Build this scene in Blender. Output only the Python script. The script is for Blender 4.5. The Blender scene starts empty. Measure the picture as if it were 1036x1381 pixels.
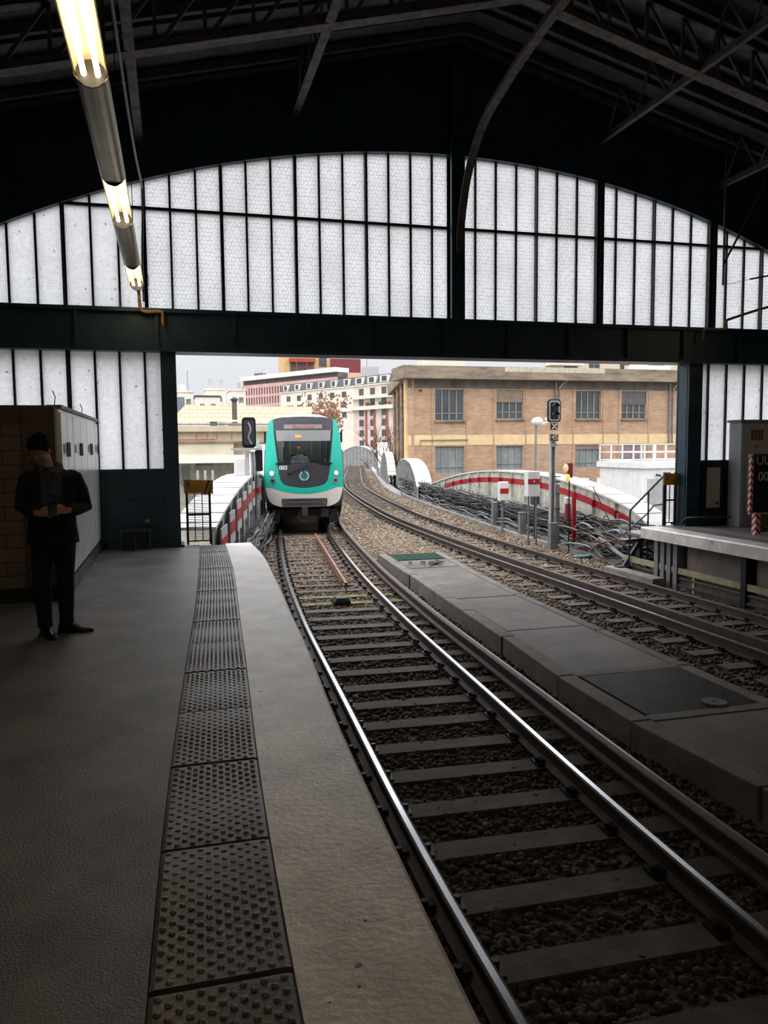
import bpy, math, random
import numpy as np
from math import sin, cos, pi, radians, sqrt, atan2
from mathutils import Vector, Matrix
random.seed(7); rng = np.random.default_rng(7)
S = bpy.context.scene
COL = S.collection

# ---------------------------------------------------------------- camera, world, exposure
cam_d = bpy.data.cameras.new('camera'); cam = bpy.data.objects.new('camera', cam_d); COL.objects.link(cam)
S.camera = cam
YAW, PITCH, ROLL, CH = radians(15.0), radians(4.75), radians(0.52), 1.6
_f = Vector((sin(YAW) * cos(PITCH), cos(YAW) * cos(PITCH), -sin(PITCH)))
_r0 = Vector((cos(YAW), -sin(YAW), 0)); _u0 = _r0.cross(_f)
_r = _r0 * cos(ROLL) - _u0 * sin(ROLL); _u = _r0 * sin(ROLL) + _u0 * cos(ROLL)
cam.matrix_world = Matrix(((_r.x, _u.x, -_f.x, 0), (_r.y, _u.y, -_f.y, 0), (_r.z, _u.z, -_f.z, CH), (0, 0, 0, 1)))
cam_d.sensor_fit = 'VERTICAL'; cam_d.sensor_height = 24.0; cam_d.lens = 24.0 * 1060.0 / 1381.0
cam_d.clip_end = 1500; cam_d.clip_start = 0.05

w = bpy.data.worlds.new('World'); S.world = w; w.use_nodes = True
nt = w.node_tree; nt.nodes.clear()
wo = nt.nodes.new('ShaderNodeOutputWorld'); bg = nt.nodes.new('ShaderNodeBackground')
tc = nt.nodes.new('ShaderNodeTexCoord'); sx = nt.nodes.new('ShaderNodeSeparateXYZ')
cr = nt.nodes.new('ShaderNodeValToRGB')
nt.links.new(tc.outputs['Generated'], sx.inputs[0]); nt.links.new(sx.outputs['Z'], cr.inputs[0])
nz = nt.nodes.new('ShaderNodeTexNoise'); nz.inputs['Scale'].default_value = 2.0
mx = nt.nodes.new('ShaderNodeMix'); mx.data_type = 'RGBA'; mx.blend_type = 'MULTIPLY'; mx.inputs[0].default_value = 0.12
nt.links.new(tc.outputs['Generated'], nz.inputs['Vector'])
nt.links.new(cr.outputs[0], mx.inputs[6]); nt.links.new(nz.outputs['Fac'], mx.inputs[7])
nt.links.new(mx.outputs[2], bg.inputs['Color']); nt.links.new(bg.outputs[0], wo.inputs[0])
e = cr.color_ramp.elements
e[0].position = 0.0; e[0].color = (0.19, 0.195, 0.205, 1)
e[1].position = 1.0; e[1].color = (.84, .84, .86, 1)
e2 = cr.color_ramp.elements.new(0.13); e2.color = (0.212, 0.218, 0.228, 1)
e3 = cr.color_ramp.elements.new(0.5); e3.color = (0.70, 0.70, 0.72, 1)
bg.inputs['Strength'].default_value = 4.2
S.view_settings.view_transform = 'Standard'; S.view_settings.look = 'None'
S.view_settings.exposure = 0.0; S.view_settings.gamma = 1.0; S.view_settings.use_curve_mapping = False
try:
    S.cycles.max_bounces = 10; S.cycles.diffuse_bounces = 6; S.cycles.transmission_bounces = 6; S.cycles.transparent_max_bounces = 12
    S.cycles.use_denoising = True; S.cycles.sample_clamp_indirect = 6.0
except Exception: pass

# ---------------------------------------------------------------- helpers
def L(c):
    c = c / 255.0
    return c / 12.92 if c <= 0.04045 else ((c + 0.055) / 1.055) ** 2.4
def rgb(r, g, b): return (L(r), L(g), L(b), 1)

MATS = {}
def mat(name, col, rough=0.6, metal=0.0, var=0.18, scale=4.0, bump=0.0, bscale=60.0, dark=None, emit=0.0, spec=0.5, stretch=None, streak=0.0):
    if name in MATS: return MATS[name]
    m = bpy.data.materials.new(name); m.use_nodes = True; n = m.node_tree; b = n.nodes['Principled BSDF']
    b.inputs['Roughness'].default_value = rough; b.inputs['Metallic'].default_value = metal
    b.inputs['Specular IOR Level'].default_value = spec
    t = n.nodes.new('ShaderNodeTexCoord'); src = t.outputs['Object']
    if stretch:
        mp = n.nodes.new('ShaderNodeMapping'); mp.inputs['Scale'].default_value = stretch
        n.links.new(src, mp.inputs[0]); src = mp.outputs[0]
    nz = n.nodes.new('ShaderNodeTexNoise'); nz.inputs['Scale'].default_value = scale; nz.inputs['Detail'].default_value = 6
    nz.inputs['Roughness'].default_value = 0.65
    n.links.new(src, nz.inputs['Vector'])
    r = n.nodes.new('ShaderNodeValToRGB'); n.links.new(nz.outputs['Fac'], r.inputs[0])
    d = dark if dark else tuple(c * (1 - var * 1.6) for c in col[:3]) + (1,)
    r.color_ramp.elements[0].position = 0.32; r.color_ramp.elements[0].color = d
    r.color_ramp.elements[1].position = 0.68; r.color_ramp.elements[1].color = tuple(min(1, c * (1 + var * .6)) for c in col[:3]) + (1,)
    n.links.new(r.outputs[0], b.inputs['Base Color'])
    if bump > 0:
        n2 = n.nodes.new('ShaderNodeTexNoise'); n2.inputs['Scale'].default_value = bscale; n2.inputs['Detail'].default_value = 5
        n.links.new(src, n2.inputs['Vector'])
        bp = n.nodes.new('ShaderNodeBump'); bp.inputs['Strength'].default_value = bump; bp.inputs['Distance'].default_value = 0.01
        n.links.new(n2.outputs['Fac'], bp.inputs['Height']); n.links.new(bp.outputs[0], b.inputs['Normal'])
    if emit > 0:
        b.inputs['Emission Color'].default_value = col; b.inputs['Emission Strength'].default_value = emit
    MATS[name] = m
    return m

def brick_mat(name, c1, c2, mortar, bw, bh, ms=0.01, axis='x', rough=.8, off=.5, var=.3):
    if name in MATS: return MATS[name]
    m = bpy.data.materials.new(name); m.use_nodes = True; n = m.node_tree; b = n.nodes['Principled BSDF']
    b.inputs['Roughness'].default_value = rough
    t = n.nodes.new('ShaderNodeTexCoord'); s = n.nodes.new('ShaderNodeSeparateXYZ'); c = n.nodes.new('ShaderNodeCombineXYZ')
    n.links.new(t.outputs['Object'], s.inputs[0])
    n.links.new(s.outputs['X' if axis[0] == 'x' else 'Y'], c.inputs[0]); n.links.new(s.outputs['Y' if axis[1:] == 'y' else 'Z'], c.inputs[1])
    br = n.nodes.new('ShaderNodeTexBrick'); br.offset = off
    br.inputs['Scale'].default_value = 1.0; br.inputs['Brick Width'].default_value = bw; br.inputs['Row Height'].default_value = bh
    br.inputs['Mortar Size'].default_value = ms; br.inputs['Mortar Smooth'].default_value = .2
    br.inputs['Color1'].default_value = c1; br.inputs['Color2'].default_value = c2; br.inputs['Mortar'].default_value = mortar
    n.links.new(c.outputs[0], br.inputs['Vector'])
    nz = n.nodes.new('ShaderNodeTexNoise'); nz.inputs['Scale'].default_value = 1.3; nz.inputs['Detail'].default_value = 7
    n.links.new(t.outputs['Object'], nz.inputs['Vector'])
    rp = n.nodes.new('ShaderNodeValToRGB'); rp.color_ramp.elements[0].position = .3; rp.color_ramp.elements[1].position = .7
    rp.color_ramp.elements[0].color = (1 - var, 1 - var, 1 - var, 1); rp.color_ramp.elements[1].color = (1, 1, 1, 1)
    n.links.new(nz.outputs['Fac'], rp.inputs[0])
    mx = n.nodes.new('ShaderNodeMix'); mx.data_type = 'RGBA'; mx.blend_type = 'MULTIPLY'; mx.inputs[0].default_value = 1
    n.links.new(br.outputs['Color'], mx.inputs[6]); n.links.new(rp.outputs[0], mx.inputs[7]); n.links.new(mx.outputs[2], b.inputs['Base Color'])
    bp = n.nodes.new('ShaderNodeBump'); bp.inputs['Strength'].default_value = .4; bp.inputs['Distance'].default_value = .01; bp.invert = True
    n.links.new(br.outputs['Fac'], bp.inputs['Height']); n.links.new(bp.outputs[0], b.inputs['Normal'])
    MATS[name] = m
    return m

def wired_glass(name, cell, line, dirt, warp, seed):
    m = bpy.data.materials.new(name); m.use_nodes = True; n = m.node_tree; n.nodes.remove(n.nodes['Principled BSDF'])
    out = n.nodes['Material Output']
    t = n.nodes.new('ShaderNodeTexCoord'); s = n.nodes.new('ShaderNodeSeparateXYZ'); c = n.nodes.new('ShaderNodeCombineXYZ')
    n.links.new(t.outputs['Object'], s.inputs[0]); n.links.new(s.outputs['X'], c.inputs[0]); n.links.new(s.outputs['Z'], c.inputs[1])
    nz = n.nodes.new('ShaderNodeTexNoise'); nz.inputs['Scale'].default_value = 9.0; nz.inputs['Detail'].default_value = 3
    n.links.new(c.outputs[0], nz.inputs['Vector'])
    va = n.nodes.new('ShaderNodeVectorMath'); va.operation = 'MULTIPLY_ADD'; va.inputs[1].default_value = (warp, warp, 0)
    n.links.new(nz.outputs['Color'], va.inputs[0]); n.links.new(c.outputs[0], va.inputs[2])
    br = n.nodes.new('ShaderNodeTexBrick'); br.offset = .5 if warp > .01 else 0.0
    br.inputs['Brick Width'].default_value = cell; br.inputs['Row Height'].default_value = cell; br.inputs['Mortar Size'].default_value = line
    br.inputs['Scale'].default_value = 1.0; br.inputs['Mortar Smooth'].default_value = 0
    n.links.new(va.outputs[0], br.inputs['Vector'])
    # lines fade in and out where the putty-covered wire sits nearer the surface
    n3 = n.nodes.new('ShaderNodeTexNoise'); n3.inputs['Scale'].default_value = 14; n.links.new(c.outputs[0], n3.inputs['Vector'])
    r3 = n.nodes.new('ShaderNodeValToRGB'); r3.color_ramp.elements[0].position = .3; r3.color_ramp.elements[1].position = .6
    n.links.new(n3.outputs['Fac'], r3.inputs[0])
    ml = n.nodes.new('ShaderNodeMath'); ml.operation = 'MULTIPLY'; n.links.new(br.outputs['Fac'], ml.inputs[0]); n.links.new(r3.outputs[0], ml.inputs[1])
    n4 = n.nodes.new('ShaderNodeTexNoise'); n4.inputs['Scale'].default_value = 16; n4.inputs['Detail'].default_value = 4; n.links.new(c.outputs[0], n4.inputs['Vector'])
    r4 = n.nodes.new('ShaderNodeValToRGB'); r4.color_ramp.elements[0].position = 1 - dirt; r4.color_ramp.elements[1].position = 1 - dirt + .02
    n.links.new(n4.outputs['Fac'], r4.inputs[0])
    mxx = n.nodes.new('ShaderNodeMath'); mxx.operation = 'MAXIMUM'; n.links.new(ml.outputs[0], mxx.inputs[0]); n.links.new(r4.outputs[0], mxx.inputs[1])
    n5 = n.nodes.new('ShaderNodeTexNoise'); n5.inputs['Scale'].default_value = 1.2; n5.inputs['Detail'].default_value = 5; n.links.new(c.outputs[0], n5.inputs['Vector'])
    r5 = n.nodes.new('ShaderNodeValToRGB'); r5.color_ramp.elements[0].position = .3; r5.color_ramp.elements[1].position = .7
    r5.color_ramp.elements[0].color = (.64, .65, .66, 1); r5.color_ramp.elements[1].color = (.76, .78, .80, 1)
    n.links.new(n5.outputs['Fac'], r5.inputs[0])
    mc = n.nodes.new('ShaderNodeMix'); mc.data_type = 'RGBA'; n.links.new(mxx.outputs[0], mc.inputs[0])
    n.links.new(r5.outputs[0], mc.inputs[6]); mc.inputs[7].default_value = (.16, .16, .18, 1)
    tr = n.nodes.new('ShaderNodeBsdfTranslucent'); n.links.new(mc.outputs[2], tr.inputs['Color'])
    df = n.nodes.new('ShaderNodeBsdfGlossy'); df.inputs['Roughness'].default_value = .3; df.inputs['Color'].default_value = (.5, .5, .5, 1)
    ms = n.nodes.new('ShaderNodeMixShader'); ms.inputs[0].default_value = .05
    n.links.new(tr.outputs[0], ms.inputs[1]); n.links.new(df.outputs[0], ms.inputs[2]); n.links.new(ms.outputs[0], out.inputs[0])
    MATS[name] = m
    return m

def clear_glass(name, tint=(.8, .85, .85, 1), refl=.12):
    m = bpy.data.materials.new(name); m.use_nodes = True; n = m.node_tree; n.nodes.remove(n.nodes['Principled BSDF'])
    tr = n.nodes.new('ShaderNodeBsdfTransparent'); tr.inputs[0].default_value = tint
    gl = n.nodes.new('ShaderNodeBsdfGlossy'); gl.inputs['Roughness'].default_value = .03
    fr = n.nodes.new('ShaderNodeFresnel'); fr.inputs[0].default_value = 1.5
    ad = n.nodes.new('ShaderNodeMath'); ad.operation = 'ADD'; ad.inputs[1].default_value = refl; n.links.new(fr.outputs[0], ad.inputs[0])
    ms = n.nodes.new('ShaderNodeMixShader'); n.links.new(ad.outputs[0], ms.inputs[0])
    n.links.new(tr.outputs[0], ms.inputs[1]); n.links.new(gl.outputs[0], ms.inputs[2]); n.links.new(ms.outputs[0], n.nodes['Material Output'].inputs[0])
    MATS[name] = m
    return m

WM = {}
def put(o, label=None, cat=None, group=None, kind=None):
    if label: o['label'] = label
    if cat: o['category'] = cat
    if group: o['group'] = group
    if kind: o['kind'] = kind
    return o
def thing(name, label, cat, loc=(0, 0, 0), rotz=0.0, group=None, kind=None):
    o = bpy.data.objects.new(name, None); COL.objects.link(o); o.empty_display_size = .2
    o.location = loc; o.rotation_euler = (0, 0, rotz)
    WM[o] = Matrix.Translation(loc) @ Matrix.Rotation(rotz, 4, 'Z')
    return put(o, label, cat, group, kind)

class MB:
    def __init__(s): s.v = []; s.f = []; s.m = []
    def add(s, vs, fs, mi=0):
        b = len(s.v); s.v += [tuple(p) for p in vs]
        for f in fs: s.f.append([b + i for i in f]); s.m.append(mi)
        return s
    def box(s, x0, x1, y0, y1, z0, z1, mi=0):
        return s.add([(x0, y0, z0), (x1, y0, z0), (x1, y1, z0), (x0, y1, z0), (x0, y0, z1), (x1, y0, z1), (x1, y1, z1), (x0, y1, z1)],
                     [(0, 3, 2, 1), (4, 5, 6, 7), (0, 1, 5, 4), (1, 2, 6, 5), (2, 3, 7, 6), (3, 0, 4, 7)], mi)
    def obox(s, c, ax, ay, az, mi=0):
        c, ax, ay, az = Vector(c), Vector(ax), Vector(ay), Vector(az)
        P = [c - ax - ay - az, c + ax - ay - az, c + ax + ay - az, c - ax + ay - az, c - ax - ay + az, c + ax - ay + az, c + ax + ay + az, c - ax + ay + az]
        return s.add(P, [(0, 3, 2, 1), (4, 5, 6, 7), (0, 1, 5, 4), (1, 2, 6, 5), (2, 3, 7, 6), (3, 0, 4, 7)], mi)
    def bar(s, p, q, w, h, mi=0, up=(0, 0, 1)):
        p, q = Vector(p), Vector(q); d = (q - p); l = d.length; d.normalize(); u = Vector(up)
        if abs(d.dot(u)) > .98: u = Vector((0, 1, 0))
        a = d.cross(u).normalized(); b = a.cross(d).normalized()
        return s.obox((p + q) / 2, d * l / 2, a * w / 2, b * h / 2, mi)
    def tube(s, pts, r, n=8, mi=0, caps=True, sq=1.0):
        pts = [Vector(p) for p in pts]; N = len(pts)
        rr = r if isinstance(r, (list, tuple)) else [r] * N
        d = (pts[1] - pts[0]).normalized(); ref = Vector((0, 0, 1)) if abs(d.z) < .9 else Vector((0, 1, 0))
        u = (ref - d * ref.dot(d)).normalized(); vs = []
        for i, p in enumerate(pts):
            d = (pts[min(i + 1, N - 1)] - pts[max(i - 1, 0)])
            d = d.normalized() if d.length > 1e-9 else Vector((0, 0, 1))
            u = (u - d * u.dot(d)); u = u.normalized() if u.length > 1e-6 else d.orthogonal().normalized()
            v = d.cross(u)
            for k in range(n):
                a = 2 * pi * k / n; vs.append(p + (u * cos(a) + v * sin(a) * sq) * rr[i])
        fs = [(i * n + k, i * n + (k + 1) % n, (i + 1) * n + (k + 1) % n, (i + 1) * n + k) for i in range(N - 1) for k in range(n)]
        if caps: fs += [tuple(range(n))[::-1], tuple((N - 1) * n + k for k in range(n))]
        return s.add(vs, fs, mi)
    def cyl(s, p, q, r, n=14, mi=0): return s.tube([p, q], r, n, mi)
    def ell(s, c, r, nu=14, nv=9, mi=0, R=None):
        c = Vector(c); r = (r, r, r) if not isinstance(r, (list, tuple)) else r; vs = []; fs = []
        for j in range(nv + 1):
            th = pi * j / nv
            for k in range(nu):
                a = 2 * pi * k / nu; p = Vector((r[0] * sin(th) * cos(a), r[1] * sin(th) * sin(a), r[2] * cos(th)))
                vs.append(c + (R @ p if R else p))
        for j in range(nv):
            for k in range(nu): fs.append((j * nu + k, (j + 1) * nu + k, (j + 1) * nu + (k + 1) % nu, j * nu + (k + 1) % nu))
        return s.add(vs, fs, mi)
    def loft(s, rings, mi=0, caps=True, closed=True):
        n = len(rings[0]); vs = [p for r in rings for p in r]; fs = []
        for i in range(len(rings) - 1):
            for k in range(n if closed else n - 1):
                fs.append((i * n + k, i * n + (k + 1) % n, (i + 1) * n + (k + 1) % n, (i + 1) * n + k))
        if caps: fs += [tuple(range(n))[::-1], tuple((len(rings) - 1) * n + k for k in range(n))]
        return s.add(vs, fs, mi)
    def prism(s, poly, d, mi=0):      # poly: list of 3d points, d: extrusion vector
        n = len(poly); d = Vector(d); P = [Vector(p) for p in poly]
        return s.add(P + [p + d for p in P], [tuple(range(n))[::-1], tuple(range(n, 2 * n))] + [(i, (i + 1) % n, n + (i + 1) % n, n + i) for i in range(n)], mi)
    def sweep(s, prof, path, mis=None, caps=True, z_up=True):   # prof (u across, w up); path 3d points; mis per profile edge
        n = len(prof); P = [Vector(p) for p in path]; b = len(s.v)
        for i, p in enumerate(P):
            d = P[min(i + 1, len(P) - 1)] - P[max(i - 1, 0)]; d.normalize()
            a = d.cross(Vector((0, 0, 1))).normalized(); u = Vector((0, 0, 1)) if z_up else a.cross(d)
            for (x, z) in prof: s.v.append(tuple(p + a * x + u * z))
        for i in range(len(P) - 1):
            for k in range(n):
                s.f.append([b + i * n + k, b + i * n + (k + 1) % n, b + (i + 1) * n + (k + 1) % n, b + (i + 1) * n + k]); s.m.append(mis[k] if mis else 0)
        if caps:
            s.f.append([b + k for k in range(n)][::-1]); s.m.append(0); s.f.append([b + (len(P) - 1) * n + k for k in range(n)]); s.m.append(0)
        return s
    def build(s, name, mats, parent=None, smooth=False, bevel=0, local=False, label=None, cat=None, group=None, kind=None, remesh=0, sub=0, root=None):
        me = bpy.data.meshes.new(name); V = [Vector(p) for p in s.v]; org = None
        if parent is not None and not local:
            iv = WM[parent].inverted(); V = [iv @ p for p in V]
        elif parent is None and (cat or kind) and not local:
            xs = [p.x for p in V]; ys = [p.y for p in V]
            org = Vector(((min(xs) + max(xs)) / 2, (min(ys) + max(ys)) / 2, min(p.z for p in V)))
            if kind == 'structure' or kind == 'stuff': org = Vector((0, 0, 0))
            V = [p - org for p in V]
        me.from_pydata([tuple(p) for p in V], [], s.f)
        for m in (mats if isinstance(mats, (list, tuple)) else [mats]): me.materials.append(m)
        if len(me.materials) > 1: me.polygons.foreach_set('material_index', s.m)
        me.polygons.foreach_set('use_smooth', [bool(smooth)] * len(me.polygons))
        me.update()
        o = bpy.data.objects.new(name, me); COL.objects.link(o)
        if parent is not None: o.parent = parent; WM[o] = WM[parent]
        else: WM[o] = Matrix.Translation(org) if org else Matrix.Identity(4)
        if org: o.location = org
        if remesh:
            md = o.modifiers.new('fuse', 'REMESH'); md.mode = 'VOXEL'; md.voxel_size = remesh; md.use_smooth_shade = True
            sm = o.modifiers.new('smooth', 'SMOOTH'); sm.iterations = 4
        if bevel:
            md = o.modifiers.new('bevel', 'BEVEL'); md.width = bevel; md.segments = 2; md.limit_method = 'ANGLE'
        if sub:
            md = o.modifiers.new('sub', 'SUBSURF'); md.levels = sub; md.render_levels = sub
        if smooth == 'auto': pass
        return put(o, label, cat, group, kind)

def bez(pts, n=8):       # smooth curve through points
    P = [Vector(p) for p in pts]; out = []
    for i in range(len(P) - 1):
        p0, p1, p2, p3 = P[max(i - 1, 0)], P[i], P[i + 1], P[min(i + 2, len(P) - 1)]
        for k in range(n):
            t = k / n
            out.append(0.5 * ((2 * p1) + (p2 - p0) * t + (2 * p0 - 5 * p1 + 4 * p2 - p3) * t * t + (3 * p1 - p0 - 3 * p2 + p3) * t ** 3))
    return out + [P[-1]]
def text_mesh(name, s, size, matm, parent, M, depth=.004, bold=0.0, align='CENTER', label=None):
    c = bpy.data.curves.new('txt', 'FONT'); c.body = s; c.size = size; c.extrude = depth; c.align_x = align; c.align_y = 'CENTER'; c.offset = bold
    t = bpy.data.objects.new('txt', c); COL.objects.link(t)
    bpy.context.view_layer.update()
    me = bpy.data.meshes.new_from_object(t.evaluated_get(bpy.context.evaluated_depsgraph_get()))
    bpy.data.objects.remove(t); bpy.data.curves.remove(c)
    me.transform(WM[parent].inverted() @ M); me.materials.clear(); me.materials.append(matm)
    o = bpy.data.objects.new(name, me); COL.objects.link(o); o.parent = parent; WM[o] = WM[parent]
    if label: o['label'] = label
    return o
def face_cam(p, yaw=0.0):     # text plane facing -Y, rotated by yaw about Z
    return Matrix.Translation(p) @ Matrix.Rotation(yaw, 4, 'Z') @ Matrix.Rotation(pi / 2, 4, 'X')
def interp(tab, y):
    if y <= tab[0][0]: a, b = tab[0], tab[1]
    elif y >= tab[-1][0]: a, b = tab[-2], tab[-1]
    else:
        for i in range(len(tab) - 1):
            if tab[i][0] <= y <= tab[i + 1][0]: a, b = tab[i], tab[i + 1]; break
    t = (y - a[0]) / (b[0] - a[0]); return a[1] + (b[1] - a[1]) * t
def smooth_tab(tab, step=.5):
    y0, y1 = tab[0][0], tab[-1][0]; n = int((y1 - y0) / step) + 1
    ys = [y0 + (y1 - y0) * i / (n - 1) for i in range(n)]; P = bez([(a, b, 0) for a, b in tab], 10); t2 = [(p.x, p.y) for p in P]
    xs = [interp(t2, y) for y in ys]
    for _ in range(6): xs = [xs[0]] + [(xs[i - 1] + 2 * xs[i] + xs[i + 1]) / 4 for i in range(1, n - 1)] + [xs[-1]]
    return list(zip(ys, xs))

# ---------------------------------------------------------------- materials
M_teal = mat('teal_paint', rgb(26, 62, 76), rough=.45, var=.35, scale=3, bump=.25, bscale=30)
M_frame = mat('window_bar_paint', rgb(28, 34, 40), rough=.5, var=.3, scale=12, bump=.3, bscale=80)
M_truss = mat('roof_steel', rgb(112, 102, 94), rough=.7, var=.4, scale=6, bump=.3)
M_roof = mat('roof_boards', rgb(86, 86, 88), rough=.8, var=.35, scale=3)
M_wall = mat('dark_wall', rgb(70, 68, 66), rough=.85, var=.25, scale=2)
M_wallc = mat('under_platform_masonry', rgb(70, 64, 60), rough=.85, var=.35, scale=3, bump=.5, bscale=20)
M_asph = mat('platform_asphalt', rgb(120, 118, 122), rough=.42, var=.3, scale=1.7, bump=.55, bscale=90, spec=.6)
M_cope = mat('coping_stone', rgb(240, 235, 232), rough=.33, var=.2, scale=3, bump=.5, bscale=35, spec=.7)
def add_spots(m, scale, lo, col):
    n = m.node_tree; b = n.nodes['Principled BSDF']; src = b.inputs['Base Color'].links[0].from_socket
    t = n.nodes.new('ShaderNodeTexCoord'); z = n.nodes.new('ShaderNodeTexNoise'); z.inputs['Scale'].default_value = scale; z.inputs['Detail'].default_value = 3; n.links.new(t.outputs['Object'], z.inputs['Vector'])
    r = n.nodes.new('ShaderNodeValToRGB'); r.color_ramp.elements[0].position = lo; r.color_ramp.elements[1].position = lo + .03; n.links.new(z.outputs['Fac'], r.inputs[0])
    x = n.nodes.new('ShaderNodeMix'); x.data_type = 'RGBA'; n.links.new(r.outputs[0], x.inputs[0]); n.links.new(src, x.inputs[6]); x.inputs[7].default_value = col; n.links.new(x.outputs[2], b.inputs['Base Color'])
add_spots(M_cope, 11, .71, rgb(120, 96, 78)); add_spots(M_cope, 26, .735, rgb(70, 60, 54))
M_mat = mat('tactile_rubber', rgb(104, 96, 93), rough=.34, var=.28, scale=8, bump=.25, bscale=60)
M_conc = mat('concrete', rgb(150, 142, 135), rough=.75, var=.3, scale=1.5, bump=.5, bscale=40)
M_kerb = mat('kerb_concrete', rgb(128, 120, 114), rough=.8, var=.25, scale=3, bump=.5, bscale=40)
M_conc2 = mat('stained_concrete', rgb(104, 96, 88), rough=.65, var=.45, scale=1.1, bump=.4, bscale=40)
M_sleep = mat('sleeper_timber', rgb(96, 84, 76), rough=.75, var=.35, scale=5, bump=.5, bscale=30)
M_sleepg = mat('mossy_timber', rgb(120, 122, 80), rough=.8, var=.35, scale=5, bump=.5, bscale=30)
M_rust = mat('rail_rust', rgb(78, 64, 57), rough=.6, var=.35, scale=9, bump=.3)
M_shine = mat('rail_polished', rgb(225, 228, 232), rough=.19, metal=1.0, var=.06, scale=3)
M_dull = mat('rail_dull_top', rgb(104, 98, 94), rough=.32, metal=.8, var=.2, scale=6)
M_bronze = mat('rusty_brown_steel', rgb(150, 110, 88), rough=.6, var=.3, scale=6)
M_black = mat('black_iron', rgb(22, 22, 24), rough=.5, var=.3)
M_dgrey = mat('dark_grey_metal', rgb(62, 62, 66), rough=.5, var=.2)
M_mgrey = mat('mid_grey_metal', rgb(128, 130, 132), rough=.5, var=.2)
M_lgrey = mat('light_grey_paint', rgb(186, 186, 184), rough=.45, var=.15)
M_white = mat('white_paint', rgb(232, 230, 228), rough=.45, var=.08)
M_whitem = mat('glossy_white_metal', rgb(238, 240, 242), rough=.22, var=.05, spec=.8)
M_red = mat('red_paint', rgb(178, 20, 38), rough=.45, var=.15)
M_yell = mat('yellow_sign_paint', rgb(208, 150, 30), rough=.4, var=.15)
M_teal2 = mat('train_teal', rgb(30, 192, 170), rough=.3, var=.03)
M_trwhite = mat('train_white', rgb(226, 220, 212), rough=.35, var=.05)
M_trdark = mat('train_charcoal', rgb(66, 66, 72), rough=.35, var=.05)
M_trroof = mat('train_roof', rgb(196, 196, 196), rough=.5, var=.08)
M_lens = mat('lamp_lens', rgb(250, 250, 250), rough=.1, emit=1.2)
M_chrome = mat('chrome', rgb(190, 190, 192), rough=.2, metal=.9, var=.05)
M_cable = mat('black_cable', rgb(44, 44, 48), rough=.55, var=.3)
M_cableg = mat('grey_cable', rgb(140, 142, 146), rough=.5, var=.25)
M_cabler = mat('rust_cable', rgb(132, 98, 86), rough=.6, var=.25)
M_girder = mat('girder_white', rgb(224, 222, 218), rough=.5, var=.12, scale=5)
M_girdg = mat('girder_grey', rgb(166, 168, 168), rough=.6, var=.3, scale=5)
M_blue = mat('pale_blue_plastic', rgb(120, 170, 185), rough=.4, var=.15)
M_wood = mat('kiosk_cap', rgb(98, 78, 66), rough=.6, var=.2)
M_glassd = mat('dark_window_glass', rgb(74, 80, 84), rough=.12, var=.25, scale=.6, spec=.8)
M_glassm = mat('hazy_window_glass', rgb(140, 145, 142), rough=.25, var=.25, scale=.8)
M_tree = mat('bare_twigs', rgb(110, 84, 74), rough=.9, var=.3)
M_leaf = mat('dry_leaves', rgb(140, 96, 70), rough=.9, var=.4)
M_green = mat('green_grating', rgb(70, 120, 100), rough=.5, var=.2)
G_wire = wired_glass('wired_glass_coarse', .062, .0026, .27, .05, 1)
G_fine = wired_glass('wired_glass_fine', .03, .0012, .33, .004, 2)
G_clear = clear_glass('clear_glass', (.95, .97, .97, 1), .03)
M_tube = mat('fluorescent_tube', (1.0, .82, .54, 1), rough=.3, var=0, emit=18.0)
# ---------------------------------------------------------------- hall structure
XC, YW = 4.85, 13.2
XL, XR = -2.9, 12.6
YB = -26.0
RA = 17.3
def arch(x): return 6.57 - (RA - sqrt(RA * RA - (x - XC) ** 2))
def roofz(x): return 8.45 - .25 * abs(x - XC)
KS = 'structure'

# left platform slab with curved edge
EDGE = smooth_tab([(-26, .70), (-6, .72), (0, .75), (1.9, .785), (2.67, .81), (3.5, .84), (4.32, .88), (5.12, .94), (6.04, 1.0), (7.35, 1.07), (9.14, 1.16), (10.63, 1.24), (11.79, 1.28), (12.6, 1.285), (13.35, 1.25)], .4)
TACR = smooth_tab([(-26, .16), (-6, .2), (0, .26), (2, .30), (2.8, .32), (4, .37), (4.9, .43), (6, .49), (8.2, .61), (10.4, .73), (13.35, .81)], .4)
TACL = smooth_tab([(-26, -.28), (-6, -.22), (0, -.16), (2.2, -.12), (3.15, -.09), (4, -.06), (4.9, .0), (6.5, .08), (7.5, .15), (9.8, .26), (13.35, .40)], .4)
ys = [YB + i * .4 for i in range(int((13.35 - YB) / .4) + 1)] + [13.35]
mb = MB(); n = len(ys)
mb.add([(XL, y, 0) for y in ys] + [(interp(TACL, y) - .004, y, 0) for y in ys] + [(XL, y, -.18) for y in ys] + [(interp(TACL, y) - .004, y, -.18) for y in ys],
       [(i, n + i, n + i + 1, i + 1) for i in range(n - 1)] + [(2 * n + i, 2 * n + i + 1, 3 * n + i + 1, 3 * n + i) for i in range(n - 1)] + [(n + i, 3 * n + i, 3 * n + i + 1, n + i + 1) for i in range(n - 1)] + [(n - 1, 2 * n - 1, 4 * n - 1, 3 * n - 1)])
mb.build('floor', M_asph, kind=KS)
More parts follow.
